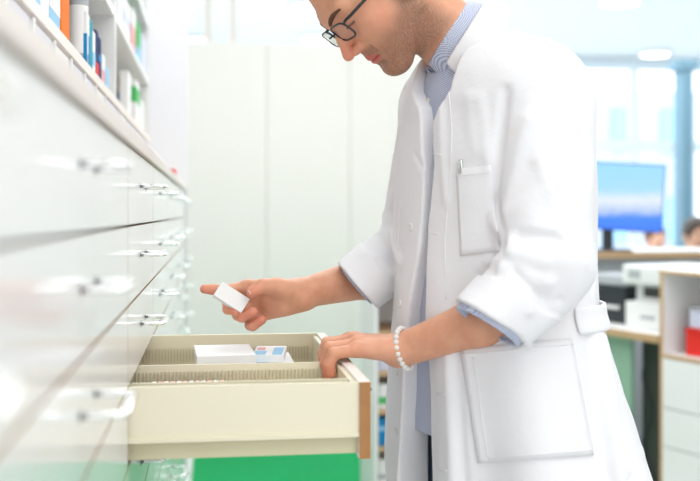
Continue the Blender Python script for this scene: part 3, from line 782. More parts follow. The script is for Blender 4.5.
def coat_solid(p):
    t = upper(p)
    l, f, z = bodyframe(p)
    # long vertical drape of the skirt
    low = np.clip((EYE - 0.06 - z) / 0.35, 0, 1)
    ang = np.arctan2(l, f)
    t = t - low * 0.009 * np.sin(ang * 9 + 2.0 * np.sin(z * 5)) - 0.0022 * wob(p, 26, 1.0)
    sl = np.maximum(sleeveL(p), (p - qL) @ nL)
    bandL = np.maximum(np.maximum(sleeveL(p, 0.0045), (p - qL) @ nL), -((p - qL) @ nL) - 0.048)
    sr = np.maximum(sleeveR(p), (p - qR) @ nR)
    bandR = np.maximum(np.maximum(sleeveR(p, 0.004), (p - qR) @ nR), -((p - qR) @ nR) - 0.045)
    sl = smin(sl, bandL, 0.004); sr = smin(sr, bandR, 0.004)
    # crumple of the sleeves, strongest about the elbow
    eL = np.exp(-(np.linalg.norm(p - EL, axis=1) / 0.11) ** 2); eR = np.exp(-(np.linalg.norm(p - ER, axis=1) / 0.12) ** 2)
    sl = sl - 0.0025 * wob(p, 34, 2.0) - 0.006 * eL * wob(p, 48, 0.4)
    sr = sr - 0.0025 * wob(p, 34, 3.0) - 0.006 * eR * wob(p, 48, 1.4)
    def vk(a, b, k, dist):
        k = 0.001 + k * np.clip((-dist - 0.05) / 0.10, 0, 1); h = np.clip(0.5 + 0.5 * (b - a) / k, 0, 1)
        return b + (a - b) * h - k * h * (1 - h)
    d = vk(t, sl, 0.03, (p - qL) @ nL); d = vk(d, sr, 0.025, (p - qR) @ nR)
    if FOLDS: d = d - folds_at(p, FOLDS)
    return d
# folds drawn on the cloth: photo start, end, height, width
fold_px = [((508, 212), (560, 185), 0.0045, 0.010), ((506, 224), (578, 228), 0.0045, 0.009), ((560, 210), (540, 160), 0.004, 0.011), ((440, 105), (446, 200), 0.003, 0.008), ((478, 275), (560, 300), -0.003, 0.006), ((495, 262), (530, 312), 0.004, 0.007), ((480, 100), (488, 160), 0.0035, 0.010), ((400, 130), (392, 200), 0.004, 0.008), ((380, 235), (396, 275), -0.004, 0.006), ((404, 88), (421, 165), -0.004, 0.005), ((497, 222), (512, 252), 0.008, 0.010), ((512, 252), (545, 262), 0.007, 0.010), ((503, 268), (548, 282), 0.007, 0.010), ((490, 262), (503, 262), 0.006, 0.008),
           ((560, 230), (583, 262), 0.005, 0.012), ((528, 120), (505, 215), 0.005, 0.012), ((560, 110), (572, 200), 0.004, 0.014), ((520, 235), (560, 240), -0.006, 0.009),
           ((505, 92), (494, 200), -0.007, 0.008), ((494, 200), (505, 250), -0.009, 0.008), ((515, 272), (545, 300), -0.005, 0.007),
           ((588, 60), (592, 290), -0.004, 0.006), ((470, 100), (476, 150), 0.003, 0.012), ((385, 215), (400, 262), 0.005, 0.010), ((368, 255), (392, 272), 0.005, 0.009),
           ((455, 345), (463, 480), -0.005, 0.008), ((447, 330), (452, 480), 0.004, 0.010), ((604, 340), (622, 480), 0.006, 0.010), ((590, 340), (607, 480), -0.006, 0.009), ((618, 360), (640, 480), 0.006, 0.010), ((611, 345), (632, 480), -0.005, 0.008)]
seg = []
for a, b, amp, wdt in fold_px:
    q = cast(coat_solid, [a[0], b[0]], [a[1], b[1]])
    seg.append((q[0], q[1], amp, wdt))
FOLDS = seg
# front opening: photo row, far edge column, near edge column
op = [(78, 407, 452), (90, 412, 449), (107, 419, 438), (121, 421, 432), (162, 423, 433), (185, 423.5, 431.5), (226, 421, 427), (254, 418, 426), (300, 410, 425), (360, 404, 428), (420, 401, 430), (481, 398, 432)]
yy = [o_[0] for o_ in op]
qa = cast(coat_solid, [o_[1] for o_ in op], yy); qb = cast(coat_solid, [o_[2] for o_ in op], yy)
la, _, za = bodyframe(qa); lb_, _, zb2 = bodyframe(qb)
la = np.clip(la, -0.09, 0.2)
def shirt_solid(p): 
    d = upper(p, -0.020)
    return d - 0.0015 * wob(p, 40, 0.3)
def opening(p):
    l, f, z = bodyframe(p)
    a = np.interp(z, za[::-1], la[::-1]); b = np.interp(z, zb2[::-1], lb_[::-1])
    return np.maximum(np.maximum(a - l, l - b), -f)
NECK_T = P(420, -2, 1.51)
def neckhole(p): return cap(p, NBs + np.array([0.01, 0, -0.05]), NECK_T, 0.068, 0.066)
HEM = 0.62
def coat_f(p):
    d = coat_solid(p)
    d = smax(d, -opening(p), 0.004)
    d = smax(d, -neckhole(p), 0.004)
    inner = torso(p, -0.045)
    low = p[:, 2] - zk(430)
    d = np.maximum(d, -np.maximum(inner, low))
    # sleeve mouths are hollow
    kL = (p - qL) @ nL; kR = (p - qR) @ nR
    d = np.maximum(d, -np.maximum(np.maximum(sleeveL(p, -0.007), -kL - 0.035), kL - 0.003))
    d = np.maximum(d, -np.maximum(np.maximum(sleeveR(p, -0.009), -kR - 0.035), kR - 0.003))
    return np.maximum(d, HEM - p[:, 2])
coat = sdf_obj('lab_coat', coat_f, (0.02, 1.18, HEM - 0.02), (0.80, 1.86, 1.60), 0.0034, 'coat', man, relax=1)

# shirt
def shirt_f(p):
    d = shirt_solid(p)
    d = np.maximum(d, -cap(p, NBs + np.array([0.01, 0, -0.05]), NECK_T, 0.058, 0.058))
    d = np.maximum(d, zk(434) - p[:, 2])
    sl = np.maximum(np.maximum(sleeveL(p, -0.004), (p - qL) @ nL - 0.009), -((p - qL) @ nL) - 0.028)
    sl = np.maximum(sl, -sleeveL(p, -0.010))
    sr = np.maximum(np.maximum(sleeveR(p, -0.008), (p - qR) @ nR - 0.004), -((p - qR) @ nR) - 0.028)
    sr = np.maximum(sr, -sleeveR(p, -0.012))
    # button band
    l, f, z = bodyframe(p)
    return np.minimum(np.minimum(d, sl), sr)
shirt = sdf_obj('shirt', shirt_f, (0.02, 1.18, zk(445)), (0.80, 1.86, 1.62), 0.0028, 'shirt', man, relax=1)

# collar of the shirt and coat: rings round the neck
NA = NECK_T - NBs; NA /= np.linalg.norm(NA)
e1 = FB - NA * (FB @ NA); e1 /= np.linalg.norm(e1)      # front of the neck
e2 = np.cross(NA, e1); e2 = e2 if e2 @ LB > 0 else -e2   # his left
CO = P(447, 36, 1.525); CA = RI * -0.84 + UP * 0.54; CA /= np.linalg.norm(CA)
c1 = FB - CA * (FB @ CA) ; c1 = RI * -0.54 + UP * -0.84; c1 /= np.linalg.norm(c1)
c1 = c1 + LB * 0.25; c1 -= CA * (c1 @ CA); c1 /= np.linalg.norm(c1)
c2 = np.cross(CA, c1); c2 = c2 if c2 @ LB > 0 else -c2
e1, e2 = c1, c2
def ringpt(s, ang, r, ry=None):
    return CO + CA * s + e1 * r * math.cos(ang) + e2 * (ry or r) * math.sin(ang)
def sheet(name, rows, m, parent, thick=0.0016):
    bm = NB(); R, N = len(rows), len(rows[0])
    V = [[bm.verts.new(tuple(p)) for p in row] for row in rows]
    for i in range(R - 1):
        for j in range(N - 1): 
            f = bm.faces.new((V[i][j], V[i][j + 1], V[i + 1][j + 1], V[i + 1][j])); f.smooth = True
    o = link(name, bm, m, parent, smooth=True)
    md = o.modifiers.new('thickness', 'SOLIDIFY'); md.thickness = thick; md.offset = 0
    sb = o.modifiers.new('smooth', 'SUBSURF'); sb.levels = 1; sb.render_levels = 1
    return o
def curve_cast(f, pts, n, off=0.0):
    """points along a photo polyline, dropped on a surface and lifted by off"""
    pts = np.array(pts, float); s = np.r_[0, np.cumsum(np.hypot(*np.diff(pts, axis=0).T))]
    t = np.linspace(0, s[-1], n); x = np.interp(t, s, pts[:, 0]); y = np.interp(t, s, pts[:, 1])
    q = cast(f, x, y); return q + grad(f, q, 0.003) * off
def patch(name, f, c00, c10, c11, c01, m, parent, off=0.0025, n=14, k=14, edge=0.7):
    """cloth patch laid on a surface between four photo corners, with a turned edge"""
    U = np.linspace(0, 1, n); W = np.linspace(0, 1, k)
    c00, c10, c11, c01 = map(np.array, (c00, c10, c11, c01))
    G = np.array([[(1 - u) * (1 - v) * c00 + u * (1 - v) * c10 + u * v * c11 + (1 - u) * v * c01 for u in U] for v in W]).reshape(-1, 2)
    q = cast(f, G[:, 0], G[:, 1]); nn = grad(f, q, 0.004)
    q = (q + nn * off).reshape(k, n, 3); nn = nn.reshape(k, n, 3)
    bm = NB(); V = [[bm.verts.new(tuple(q[i, j])) for j in range(n)] for i in range(k)]
    for i in range(k - 1):
        for j in range(n - 1): bm.faces.new((V[i][j], V[i + 1][j], V[i + 1][j + 1], V[i][j + 1])).smooth = True
    border = [(0, j) for j in range(n)] + [(i, n - 1) for i in range(1, k)] + [(k - 1, j) for j in range(n - 2, -1, -1)] + [(i, 0) for i in range(k - 2, 0, -1)]
    low = [bm.verts.new(tuple(q[i, j] - nn[i, j] * (off + 0.002))) for i, j in border]
    for a in range(len(border)):
        b = (a + 1) % len(border); i, j = border[a]; i2, j2 = border[b]
        bm.faces.new((V[i][j], V[i2][j2], low[b], low[a]))
    return link(name, bm, m, parent)
def stitch(name, f, pts, parent, n=24, r=0.0009, m='coat', off=0.0003):
    q = curve_cast(f, pts, n, off); bm = NB(); tube(bm, [tuple(a) for a in q], r, 6); return link(name, bm, m, parent, smooth=True)
cs = coat_solid
pocket = patch('breast_pocket', cs, (457, 169), (491, 165), (500, 251), (461, 256), 'coat', man, off=0.0022)
stitch('seam', cs, [(457, 176), (491, 172)], pocket, off=0.0024)
pocket2 = patch('side_pocket', cs, (461, 349), (571, 338), (593, 455), (478, 463), 'coat', man, off=0.003, n=20, k=20)
stitch('seam', cs, [(461, 355), (572, 344)], pocket2, off=0.0034)
stitch('seam', cs, [(474, 357), (489, 458), (590, 450)], pocket2, off=0.0034, n=40)
q0 = cast(cs, [574], [321]); l0, f0, z0 = bodyframe(q0); a0 = math.atan2(f0[0], l0[0])
rows_ = []
for dz in np.linspace(0.0195, -0.0195, 6):
    row = []
    for da in np.linspace(0, 1.75, 26):
        a = a0 - da; z = z0[0] + dz; cx = np.interp(z, tz, tx); dr = LB * math.cos(a) + FB * math.sin(a)
        c0 = np.array([cx, YC, z]); t_ = 0.32
        for _ in range(60): t_ -= 0.6 * torso(np.array([c0 + dr * t_]))[0]
        row.append(c0 + dr * (t_ + 0.0045))
    rows_.append(row)
sheet('belt_tab', rows_, 'coat', man, thick=0.006)
stitch('seam', cs, [(449, 92), (452, 130), (450, 180), (445, 240), (446, 300)], man, n=30)
stitch('seam', cs, [(400, 200), (398, 250)], man)
for (x, y) in ((410, 227),):
    pass
def disc(name, f, px, py, r, m, parent, h=0.0022):
    q = cast(f, [px], [py]); nn = grad(f, q, 0.003)[0]
    bm = NB(); lathe(bm, [(r * 0.9, -0.001), (r, 0.0004), (r, h * 0.7), (r * 0.85, h), (r * 0.5, h * 0.8)], n=18)
    o = link(name, bm, m, parent, smooth=True); o.location = q[0]
    o.rotation_euler = Vector(nn).to_track_quat('Z', 'Y').to_euler(); return o
for x, y in ((411, 227), (400, 304), (397.5, 371), (396, 432)): disc('button', cs, x, y, 0.0062, 'button', man)
for x, y in ((437, 154), (435, 233), (441, 394), (443, 470)):
    q = curve_cast(cs, [(x - 4, y), (x + 4, y + 0.6)], 4, 0.0002); bm = NB(); tube(bm, [tuple(a) for a in q], 0.001, 6); link('buttonhole', bm, 'coat', man)
for x, y in ((428, 101), (425, 150), (425, 190), (423.5, 205)): disc('shirt_button', shirt_solid, x, y, 0.005, 'button', man)

# pen in the breast pocket
pq = cast(cs, [461.5, 461.5], [160, 200]); nn = grad(cs, pq, 0.003)
t = thing('pen', 'silver pen clipped in the breast pocket of the lab coat', 'pen', tuple(pq[1]))
a = Vector(pq[0] + nn[0] * 0.002) - Vector(pq[1]); b_ = Vector(nn[1] * -0.007)
bm = NB(); tube(bm, [b_, b_ + (a - b_) * 0.97, a], [0.0034, 0.0036, 0.003], 10); link('barrel', bm, 'metal', t, smooth=True)
bm = NB(); o2 = Vector(nn[0]) * 0.005; tube(bm, [a * 0.97, a * 0.95 + o2, a * 0.66 + o2], 0.0011, 6); link('clip', bm, 'metal', t, smooth=True)

# shirt collar (leaf folded down over a band) and coat collar
def wrap(f, rows_px, n, off): return [curve_cast(f, r_, n, off) for r_ in rows_px]
def collar(name, m, s_top, s_bot, r_top, r_bot, a0, a1, n=36, extra=0.0, point=0.0, par=man):
    rows = []
    for k in range(6):
        q = k / 5; row = []
        for j in range(n):
            a = a0 + (a1 - a0) * j / (n - 1)
            front = max(0.0, math.cos(a)) ** 2
            s = s_top + (s_bot - s_top) * q * (1 - 0.5 * ((1 - math.cos(a)) / 2) ** 2) - point * q * front ** 2 + 0.0
            r = r_top + (r_bot - r_top) * (q ** 0.8) * (1 - 0.35 * ((1 - math.cos(a)) / 2) ** 2)
            back = (1 - math.cos(a)) / 2
            row.append(ringpt(s, a, r + extra))
        rows.append(row)
    return sheet(name, rows, m, par)

# ---------------- head
hp = math.radians(57); hy = math.radians(8)
hh = np.array([-math.cos(hy), -math.sin(hy), 0])
HF = hh * math.cos(hp) - UP * math.sin(hp); HU = hh * math.sin(hp) + UP * math.cos(hp); HL = np.cross(HU, HF)
if HL @ LB < 0: HL = -HL
NAS = P(331.5, 27, 1.50)
HO = NAS - HF * 0.092 - HU * 0.038
HM = np.stack([HF, HU, HL], 1)       # local -> world
def h2w(f, u, l): return HO + HF * f + HU * u + HL * l
def head_local(p): return (p - HO) @ HM
def head(p):
    q = head_local(p); q[:, 1] = np.where(q[:, 1] < -0.01, -0.01 + (q[:, 1] + 0.01) / 0.93, q[:, 1]); s = q.copy(); s[:, 2] = np.abs(s[:, 2])
    d = ell(q, (-0.012, 0.048, 0), (0.098, 0.090, 0.077))
    d = smin(d, ell(q, (0.040, -0.005, 0), (0.052, 0.072, 0.060)), 0.03)
    d = smin(d, cap(s, (0.012, -0.040, 0.050), (0.070, -0.078, 0.012), 0.018, 0.016), 0.035)
    d = smin(d, cap(q, (0.045, -0.045, 0), (0.074, -0.076, 0), 0.036, 0.020), 0.03)
    d = smin(d, sph(s, (0.060, -0.002, 0.040), 0.022), 0.025)              # cheekbones
    d = smin(d, cap(s, (0.083, 0.047, 0.006), (0.070, 0.050, 0.044), 0.011, 0.010), 0.016)  # brow
    d = smax(d, -ell(s, (0.098, 0.028, 0.034), (0.019, 0.015, 0.019)), 0.014)   # sockets
    d = smin(d, sph(s, (0.068, 0.027, 0.032), 0.0145), 0.006)             # lids over the eyes
    d = smin(d, chain(q, [(0.084, 0.036, 0), (0.098, 0.012, 0), (0.112, -0.007, 0)], [0.009, 0.0085, 0.0095], 0.008), 0.010)  # nose
    d = smin(d, ell(s, (0.100, -0.012, 0.0115), (0.011, 0.0075, 0.0065)), 0.006)
    d = smax(d, -sph(s, (0.105, -0.0195, 0.0065), 0.0038), 0.003)
    d = smin(d, ell(q, (0.071, -0.042, 0), (0.025, 0.028, 0.028)), 0.018)  # muzzle
    lc = (q[:, 2] / 0.024) ** 2
    lq = q.copy(); lq[:, 0] += 0.010 * lc
    d = smin(d, np.maximum(cap(lq, (0.0925, -0.0390, -0.021), (0.0925, -0.0390, 0.021), 0.0056), -1), 0.005)
    d = smin(d, cap(lq, (0.0900, -0.0505, -0.017), (0.0900, -0.0505, 0.017), 0.0062), 0.005)
    d = smax(d, -(cap(lq, (0.1000, -0.0447, -0.022), (0.1000, -0.0447, 0.022), 0.0024)), 0.002)
    d = smax(d, -(cap(lq, (0.0975, -0.0615, -0.012), (0.0975, -0.0615, 0.012), 0.005)), 0.010)
    d = smin(d, ell(q, (0.076, -0.080, 0), (0.017, 0.015, 0.020)), 0.014)  # chin
    # ears
    ear = ell(s, (-0.006, -0.001, 0.080), (0.019, 0.032, 0.008)); ear = smax(ear, -ell(s, (-0.003, 0.003, 0.088), (0.011, 0.019, 0.008)), 0.004)
    d = smin(d, ear, 0.006)
    return d
NK = h2w(-0.022, -0.020, 0)
# ---------------- arms and hands
def hand_fingers(p, fingers, k=0.006):
    d = None
    for pts, rs in fingers:
        c = chain(p, pts, rs, 0.003)
        d = c if d is None else np.minimum(d, c)
    return d
# left hand resting on the drawer front
ZP = DZ           # top of the drawer front
WL = P(399, 351, 1.455)
LM = dict(index=(0.205, 1.496, ZP + 0.022), middle=(0.211, 1.474, ZP + 0.025), ring=(0.212, 1.452, ZP + 0.022), pinky=(0.207, 1.432, ZP + 0.017))
def fl(m, a, b, c, rs): return ([m, a, b, c], rs)
Lf = [fl(LM['index'], (0.173, 1.502, ZP + 0.018), (0.167, 1.502, ZP + 0.002), (0.170, 1.500, ZP - 0.014), [0.0105, 0.0095, 0.0085, 0.0075]),
      fl(LM['middle'], (0.171, 1.476, ZP + 0.020), (0.165, 1.475, ZP + 0.000), (0.167, 1.474, ZP - 0.026), [0.0105, 0.0097, 0.0088, 0.0077]),
      fl(LM['ring'], (0.171, 1.452, ZP + 0.017), (0.165, 1.451, ZP - 0.004), (0.168, 1.450, ZP - 0.027), [0.0105, 0.0095, 0.0086, 0.0076]),
      fl(LM['pinky'], (0.174, 1.429, ZP + 0.013), (0.167, 1.428, ZP - 0.003), (0.170, 1.427, ZP - 0.016), [0.0095, 0.0086, 0.0078, 0.0070])]
Lth = ([WL + np.array([-0.012, 0.022, 0.0]), (0.236, 1.502, ZP + 0.018), (0.205, 1.524, ZP + 0.012), (0.183, 1.532, ZP + 0.0105)], [0.015, 0.0135, 0.0105, 0.009])
def handL(p):
    d = None
    for a, r in ((LM['index'], 0.0118), (LM['middle'], 0.0122), (LM['ring'], 0.0118), (LM['pinky'], 0.0105)):
        off = np.array([0, (A3(a)[1] - 1.464) * 0.45, 0])
        c = cap(p, WL + off + np.array([-0.004, 0, 0.002]), a, 0.017, r)
        d = c if d is None else smin(d, c, 0.010)
    d = smin(d, ell(p, ((WL[0] + 0.21) / 2, 1.462, ZP + 0.018), (0.034, 0.032, 0.013)), 0.012)
    f = None
    for pts, rs in Lf:
        c = chain(p, pts, rs, 0.004); f = c if f is None else smin(f, c, 0.0025)
    d = smin(d, f, 0.006)
    d = smin(d, chain(p, Lth[0], Lth[1], 0.004), 0.007)
    for a in LM.values(): d = smin(d, sph(p, A3(a) + np.array([0, 0, 0.003]), 0.0098), 0.005)
    return d
# right hand holding the box
Rw = WR
RMc = dict(index=P(247, 287, 1.640), middle=P(246, 297, 1.648), ring=P(251, 307, 1.646), pinky=P(259, 315, 1.638))
Rf = [([RMc['index'], P(226, 290, 1.630), P(212, 289.5, 1.624), P(204.5, 289, 1.620)], [0.0105, 0.0090, 0.0082, 0.0074]),
      ([RMc['middle'], P(228, 303, 1.630), P(228, 309, 1.607), P(236, 311, 1.594)], [0.0105, 0.0092, 0.0085, 0.0078]),
      ([RMc['ring'], P(238, 315, 1.622), P(242, 317, 1.600), P(253, 312, 1.590)], [0.0103, 0.0092, 0.0086, 0.0080]),
      ([RMc['pinky'], P(250, 325, 1.616), P(253, 326, 1.600), P(262, 320, 1.592)], [0.0095, 0.0084, 0.0078, 0.0072])]
Rth = ([P(291, 291, 1.610), P(276, 287, 1.600), P(262, 286, 1.588), P(252, 292, 1.581)], [0.018, 0.0150, 0.0112, 0.0090])
def handR(p):
    d = None
    for n_, r in (('index', 0.0125), ('middle', 0.0125), ('ring', 0.0125), ('pinky', 0.0120)):
        a = RMc[n_]; off = (a - RMc['middle']) * 0.35
        c = cap(p, Rw + off * 0.9, a, 0.0175, r); d = c if d is None else smin(d, c, 0.010)
    d = smin(d, ell(p, P(280, 303, 1.622), (0.030, 0.016, 0.018)), 0.012)     # heel of the hand
    d = smin(d, ell(p, P(278, 291, 1.612), (0.026, 0.015, 0.016)), 0.012)     # thumb mound
    f = None
    for pts, rs in Rf:
        c = chain(p, pts, rs, 0.003); f = c if f is None else smin(f, c, 0.0015)
    d = smin(d, f, 0.005)
    d = smin(d, chain(p, Rth[0], Rth[1], 0.004), 0.006)
    return d
def arms(p):
    aL_ = chain(p, [EL + np.array([0, 0, -0.005]), EL + (WL - EL) * 0.42 + np.array([0, 0, -0.010]), WL], [0.036, 0.034, 0.0245], 0.02)
    aR_ = chain(p, [ER, ER + (WR - ER) * 0.45, WR], [0.042, 0.037, 0.0235], 0.02)
    return aL_, aR_
HLc = A3((0.22, 1.49, ZP + 0.01)); HRc = A3(P(255, 300, 1.61))
def region(p, f, c, r):
    dc = np.linalg.norm(p - c, axis=1) - r; out = np.maximum(dc, 0.0) + 0.03
    m = dc < 0.03
    if m.any(): out[m] = np.minimum(f(p[m]), 1.0)
    return out
def body_f(p):
    d = region(p, head, h2w(0, 0.02, 0), 0.16)
    d = smin(d, cap(p, NK, NBs + np.array([0, 0, -0.02]) + FB * 0.012, 0.053, 0.055), 0.018)
    a, b = arms(p)
    a = smin(a, region(p, handL, HLc, 0.13), 0.012); b = smin(b, region(p, handR, HRc, 0.13), 0.012)
    t = smax(torso(p, -0.045), p[:, 2] - zk(75), 0.06)
    t = smin(t, chain(p, [JR, NBs + np.array([0, 0, -0.04]), JL], [0.04, 0.05, 0.045]), 0.05)
    t = smin(t, cap(p, JL, EL, 0.045, 0.038), 0.02); t = smin(t, cap(p, JR, ER, 0.045, 0.038), 0.02)
    t = np.maximum(t, zk(425) - p[:, 2])
    a = smin(a, t, 0.012); d = smin(d, t, 0.02)
    return np.minimum(np.minimum(d, a), b)
BASE = np.array([0.73, 0.375, 0.24]); RED = np.array([0.76, 0.25, 0.17]); STUB = np.array([0.20, 0.11, 0.07]); LIP = np.array([0.62, 0.15, 0.13])
def tone(V):
    q = head_local(V); n = len(V); c = np.tile(BASE, (n, 1))
    f, u, l = q[:, 0], q[:, 1], np.abs(q[:, 2])
    inh = np.linalg.norm(V - h2w(0, 0.02, 0), axis=1) < 0.15
    def mixin(w_, col):
        nonlocal c; w_ = np.clip(w_, 0, 1)[:, None]; c = c * (1 - w_) + np.array(col) * w_
    speck = 0.75 + 0.25 * np.sin(V[:, 0] * 1900 + 3 * np.sin(V[:, 2] * 1300)) * np.sin(V[:, 2] * 2100 + 2 * np.sin(V[:, 1] * 1500))
    # stubble: jaw, chin, upper lip
    jaw = 1 / (1 + np.exp((u + 0.030 - 0.35 * np.clip(0.055 - f, 0, 0.06)) / 0.005)) * (1 / (1 + np.exp((-0.010 - f) / 0.006))) * (1 / (1 + np.exp((-0.105 - u) / 0.004)))
    mou = np.exp(-((u + 0.0275) / 0.0065) ** 2) * (l < 0.030) * (f > 0.07)
    side = np.exp(-((f - 0.012) / 0.012) ** 2) * (l > 0.04) * (u > -0.06) * (u < 0.06)
    mixin(inh * np.clip(jaw * 0.85 + mou * 0.95 + side * 0.55, 0, 0.9) * speck, STUB)
    nose = np.exp(-(np.linalg.norm(q - np.array([0.112, -0.008, 0]), axis=1) / 0.022) ** 2)
    mixin(inh * nose * 0.7, RED)
    mixin(inh * np.exp(-((f - 0.05) / 0.02) ** 2 - ((u - 0.0) / 0.02) ** 2) * 0.35, RED)
    lipz = (np.abs(u + 0.0420) < 0.0105 * np.sqrt(np.clip(1 - (l / 0.024) ** 2, 0, 1))) & (f > 0.078) & (l < 0.024)
    mixin(inh * lipz * 0.9, LIP)
    cr_ = np.exp(-((u + 0.0423) / 0.0014) ** 2) * (f > 0.078) * (l < 0.023); mixin(inh * cr_ * 0.8, (0.15, 0.03, 0.03))
    lash = np.exp(-((u - 0.0195) / 0.0016) ** 2) * (f > 0.065) * (np.abs(l - 0.033) < 0.014); mixin(inh * lash * 0.95, (0.03, 0.015, 0.01))
    nos = np.exp(-(np.linalg.norm(np.stack([f, u, l], 1) - np.array([0.104, -0.018, 0.0065]), axis=1) / 0.004) ** 2); mixin(inh * nos * 0.9, (0.12, 0.03, 0.02))
    # fingers redder towards the tips and knuckles
    for pts, rs in Rf + Lf + [Rth, Lth]:
        dd = np.linalg.norm(V - A3(pts[3]), axis=1); mixin(np.exp(-(dd / 0.018) ** 2) * 0.6, RED)
    for a in list(LM.values()): mixin(np.exp(-(np.linalg.norm(V - A3(a), axis=1) / 0.012) ** 2) * 0.4, RED)
    return c
body = sdf_obj('body', body_f, (-0.06, 1.20, zk(430) - 0.02), (0.75, 1.86, 1.78), 0.0021, 'skin', man, tone=tone, relax=1)

# nails
def nail(tip, prev, nrm, w_, l_):
    tip = Vector(tip); d = (tip - Vector(prev)).normalized(); n_ = Vector(nrm); n_ = (n_ - d * n_.dot(d)).normalized(); s_ = d.cross(n_)
    bm = NB(); R = 5; Cn = 7; V = []
    for i in range(R):
        a = i / (R - 1); row = []
        for j in range(Cn):
            b = (j / (Cn - 1) - 0.5) * 2; ww = w_ * (1 - 0.25 * abs(a - 0.45) ** 2 * 4)
            row.append(bm.verts.new(tip + d * (l_ * (a - 0.45)) + s_ * ww * b + n_ * (w_ * 1.30 * math.sqrt(max(0, 1 - (b * 0.75) ** 2)) - 0.0008 * a)))
        V.append(row)
    for i in range(R - 1):
        for j in range(Cn - 1): bm.faces.new((V[i][j], V[i][j + 1], V[i + 1][j + 1], V[i + 1][j])).smooth = True
    return bm
M['nail'] = mat('finger_nail', (0.86, 0.60, 0.54), 0.25, bump=(90, 0.02, 0.001))
tipv = Vector(Rth[0][3]); link('thumbnail', nail(tipv, Rth[0][2], (0.2, -0.75, 0.65), 0.0062, 0.012), 'nail', man)

# hair
def hair_f(p):
    q = head_local(p); s = q.copy(); s[:, 2] = np.abs(s[:, 2])
    d = ell(q, (-0.018, 0.056, 0), (0.103, 0.095, 0.085)) - 0.0015 * np.sin(q[:, 0] * 160 + 4 * np.sin(q[:, 2] * 60)) * np.sin(q[:, 2] * 200)
    d = smin(d, ell(q, (0.058, 0.122, 0), (0.030, 0.022, 0.05)), 0.02)
    d = smax(d, -ell(q, (0.100, 0.020, 0), (0.068, 0.082, 0.12)), 0.006)     # forehead free
    d = smax(d, -ell(s, (0.020, -0.05, 0.07), (0.085, 0.085, 0.09)), 0.006)  # cheeks and ears free
    d = smax(d, -(q[:, 1] + 0.055), 0.01)
    sb = ell(s, (0.010, 0.022, 0.072), (0.010, 0.030, 0.006)); d = smin(d, sb, 0.006)
    return d
sdf_obj('hair', hair_f, HO - 0.2, HO + 0.2, 0.003, 'hair', man)
for sgn in (1, -1):
    bm = NB(); pts = []; rs = []
    for k in range(9):
        a = k / 8; l = 0.012 + 0.040 * a
        q = h2w(0.098 - 0.020 * a ** 1.6, 0.041 + 0.008 * math.sin(a * 2.2), sgn * l)
        # settle on the skin
        for _ in range(6):
            pp = q[None]; q = q - grad(head, pp)[0] * head(pp)[0]
        pts.append(q); rs.append(0.0036 * (0.35 + math.sin(math.pi * (0.12 + 0.80 * a)) * 0.75))
    tube(bm, pts, rs, 8, flat=0.6); link('eyebrow', bm, 'brow', man, smooth=True)

# glasses
def rim_pts(sgn, n=28):
    out = []
    for k in range(n):
        a = 2 * math.pi * k / n; c_, s_ = math.cos(a), math.sin(a)
        e = 0.55
        x = math.copysign(abs(c_) ** e, c_) * 0.0255; y = math.copysign(abs(s_) ** e, s_) * 0.0155
        l = sgn * (0.033 + x); out.append(h2w(0.0998 - 0.005 * ((abs(l)) / 0.06) ** 2 + 0.10 * y * 0.0, 0.0235 + y - 0.0015 * (x / 0.0255), l))
    return out
g = man
for sgn in (1, -1):
    bm = NB(); tube(bm, rim_pts(sgn), 0.0016, 8, closed=True); r_ = link('glasses_rim', bm, 'black', man, smooth=True)
    bm = NB(); rp_ = rim_pts(sgn); n_ = len(rp_)
    A_ = [bm.verts.new(tuple(q + HF * 0.0006)) for q in rp_]; B_ = [bm.verts.new(tuple(q - HF * 0.0006)) for q in rp_]
    bm.faces.new(A_); bm.faces.new(B_[::-1])
    for k in range(n_): bm.faces.new((A_[k], B_[k], B_[(k + 1) % n_], A_[(k + 1) % n_]))
    link('lens', bm, 'lens', r_)
    bm = NB(); tube(bm, [h2w(0.0948, 0.033, sgn * 0.0585), h2w(0.091, 0.034, sgn * 0.066), h2w(0.080, 0.032, sgn * 0.0715), h2w(0.04, 0.026, sgn * 0.078), h2w(0.0, 0.020, sgn * 0.0815), h2w(-0.018, 0.012, sgn * 0.082), h2w(-0.028, -0.008, sgn * 0.080)], [0.0020, 0.0022, 0.0024, 0.0022, 0.0020, 0.0018, 0.0018], 8)
    link('glasses_temple', bm, 'black', man, smooth=True)
bm = NB(); tube(bm, [h2w(0.0996, 0.028, 0.0080), h2w(0.1075, 0.0305, 0.003), h2w(0.1075, 0.0305, -0.003), h2w(0.0996, 0.028, -0.0080)], 0.0014, 8)
link('glasses_bridge', bm, 'black', man, smooth=True)

# bracelet
br = thing_dummy = None
bm = NB(); ax = (WL - EL); ax /= np.linalg.norm(ax)
bc = WL - ax * 0.010
v1 = UP - ax * (UP @ ax); v1 /= np.linalg.norm(v1); v2 = np.cross(ax, v1)
pts = [bc + v1 * 0.0290 * math.cos(a) + v2 * 0.0290 * math.sin(a) + ax * (0.006 * math.cos(a)) * -1 for a in [2 * math.pi * k / 22 for k in range(22)]]
tube(bm, [tuple(p) for p in pts], 0.0008, 6, closed=True); brace = link('bracelet', bm, 'black', man); brace['label'] = 'bracelet of round white stone beads'
for p_ in pts:
    bm = NB(); bmesh.ops.create_uvsphere(bm, u_segments=14, v_segments=10, radius=0.0044); bmesh.ops.translate(bm, vec=Vector(p_), verts=bm.verts)
    link('bead', bm, 'bead', brace, smooth=True)

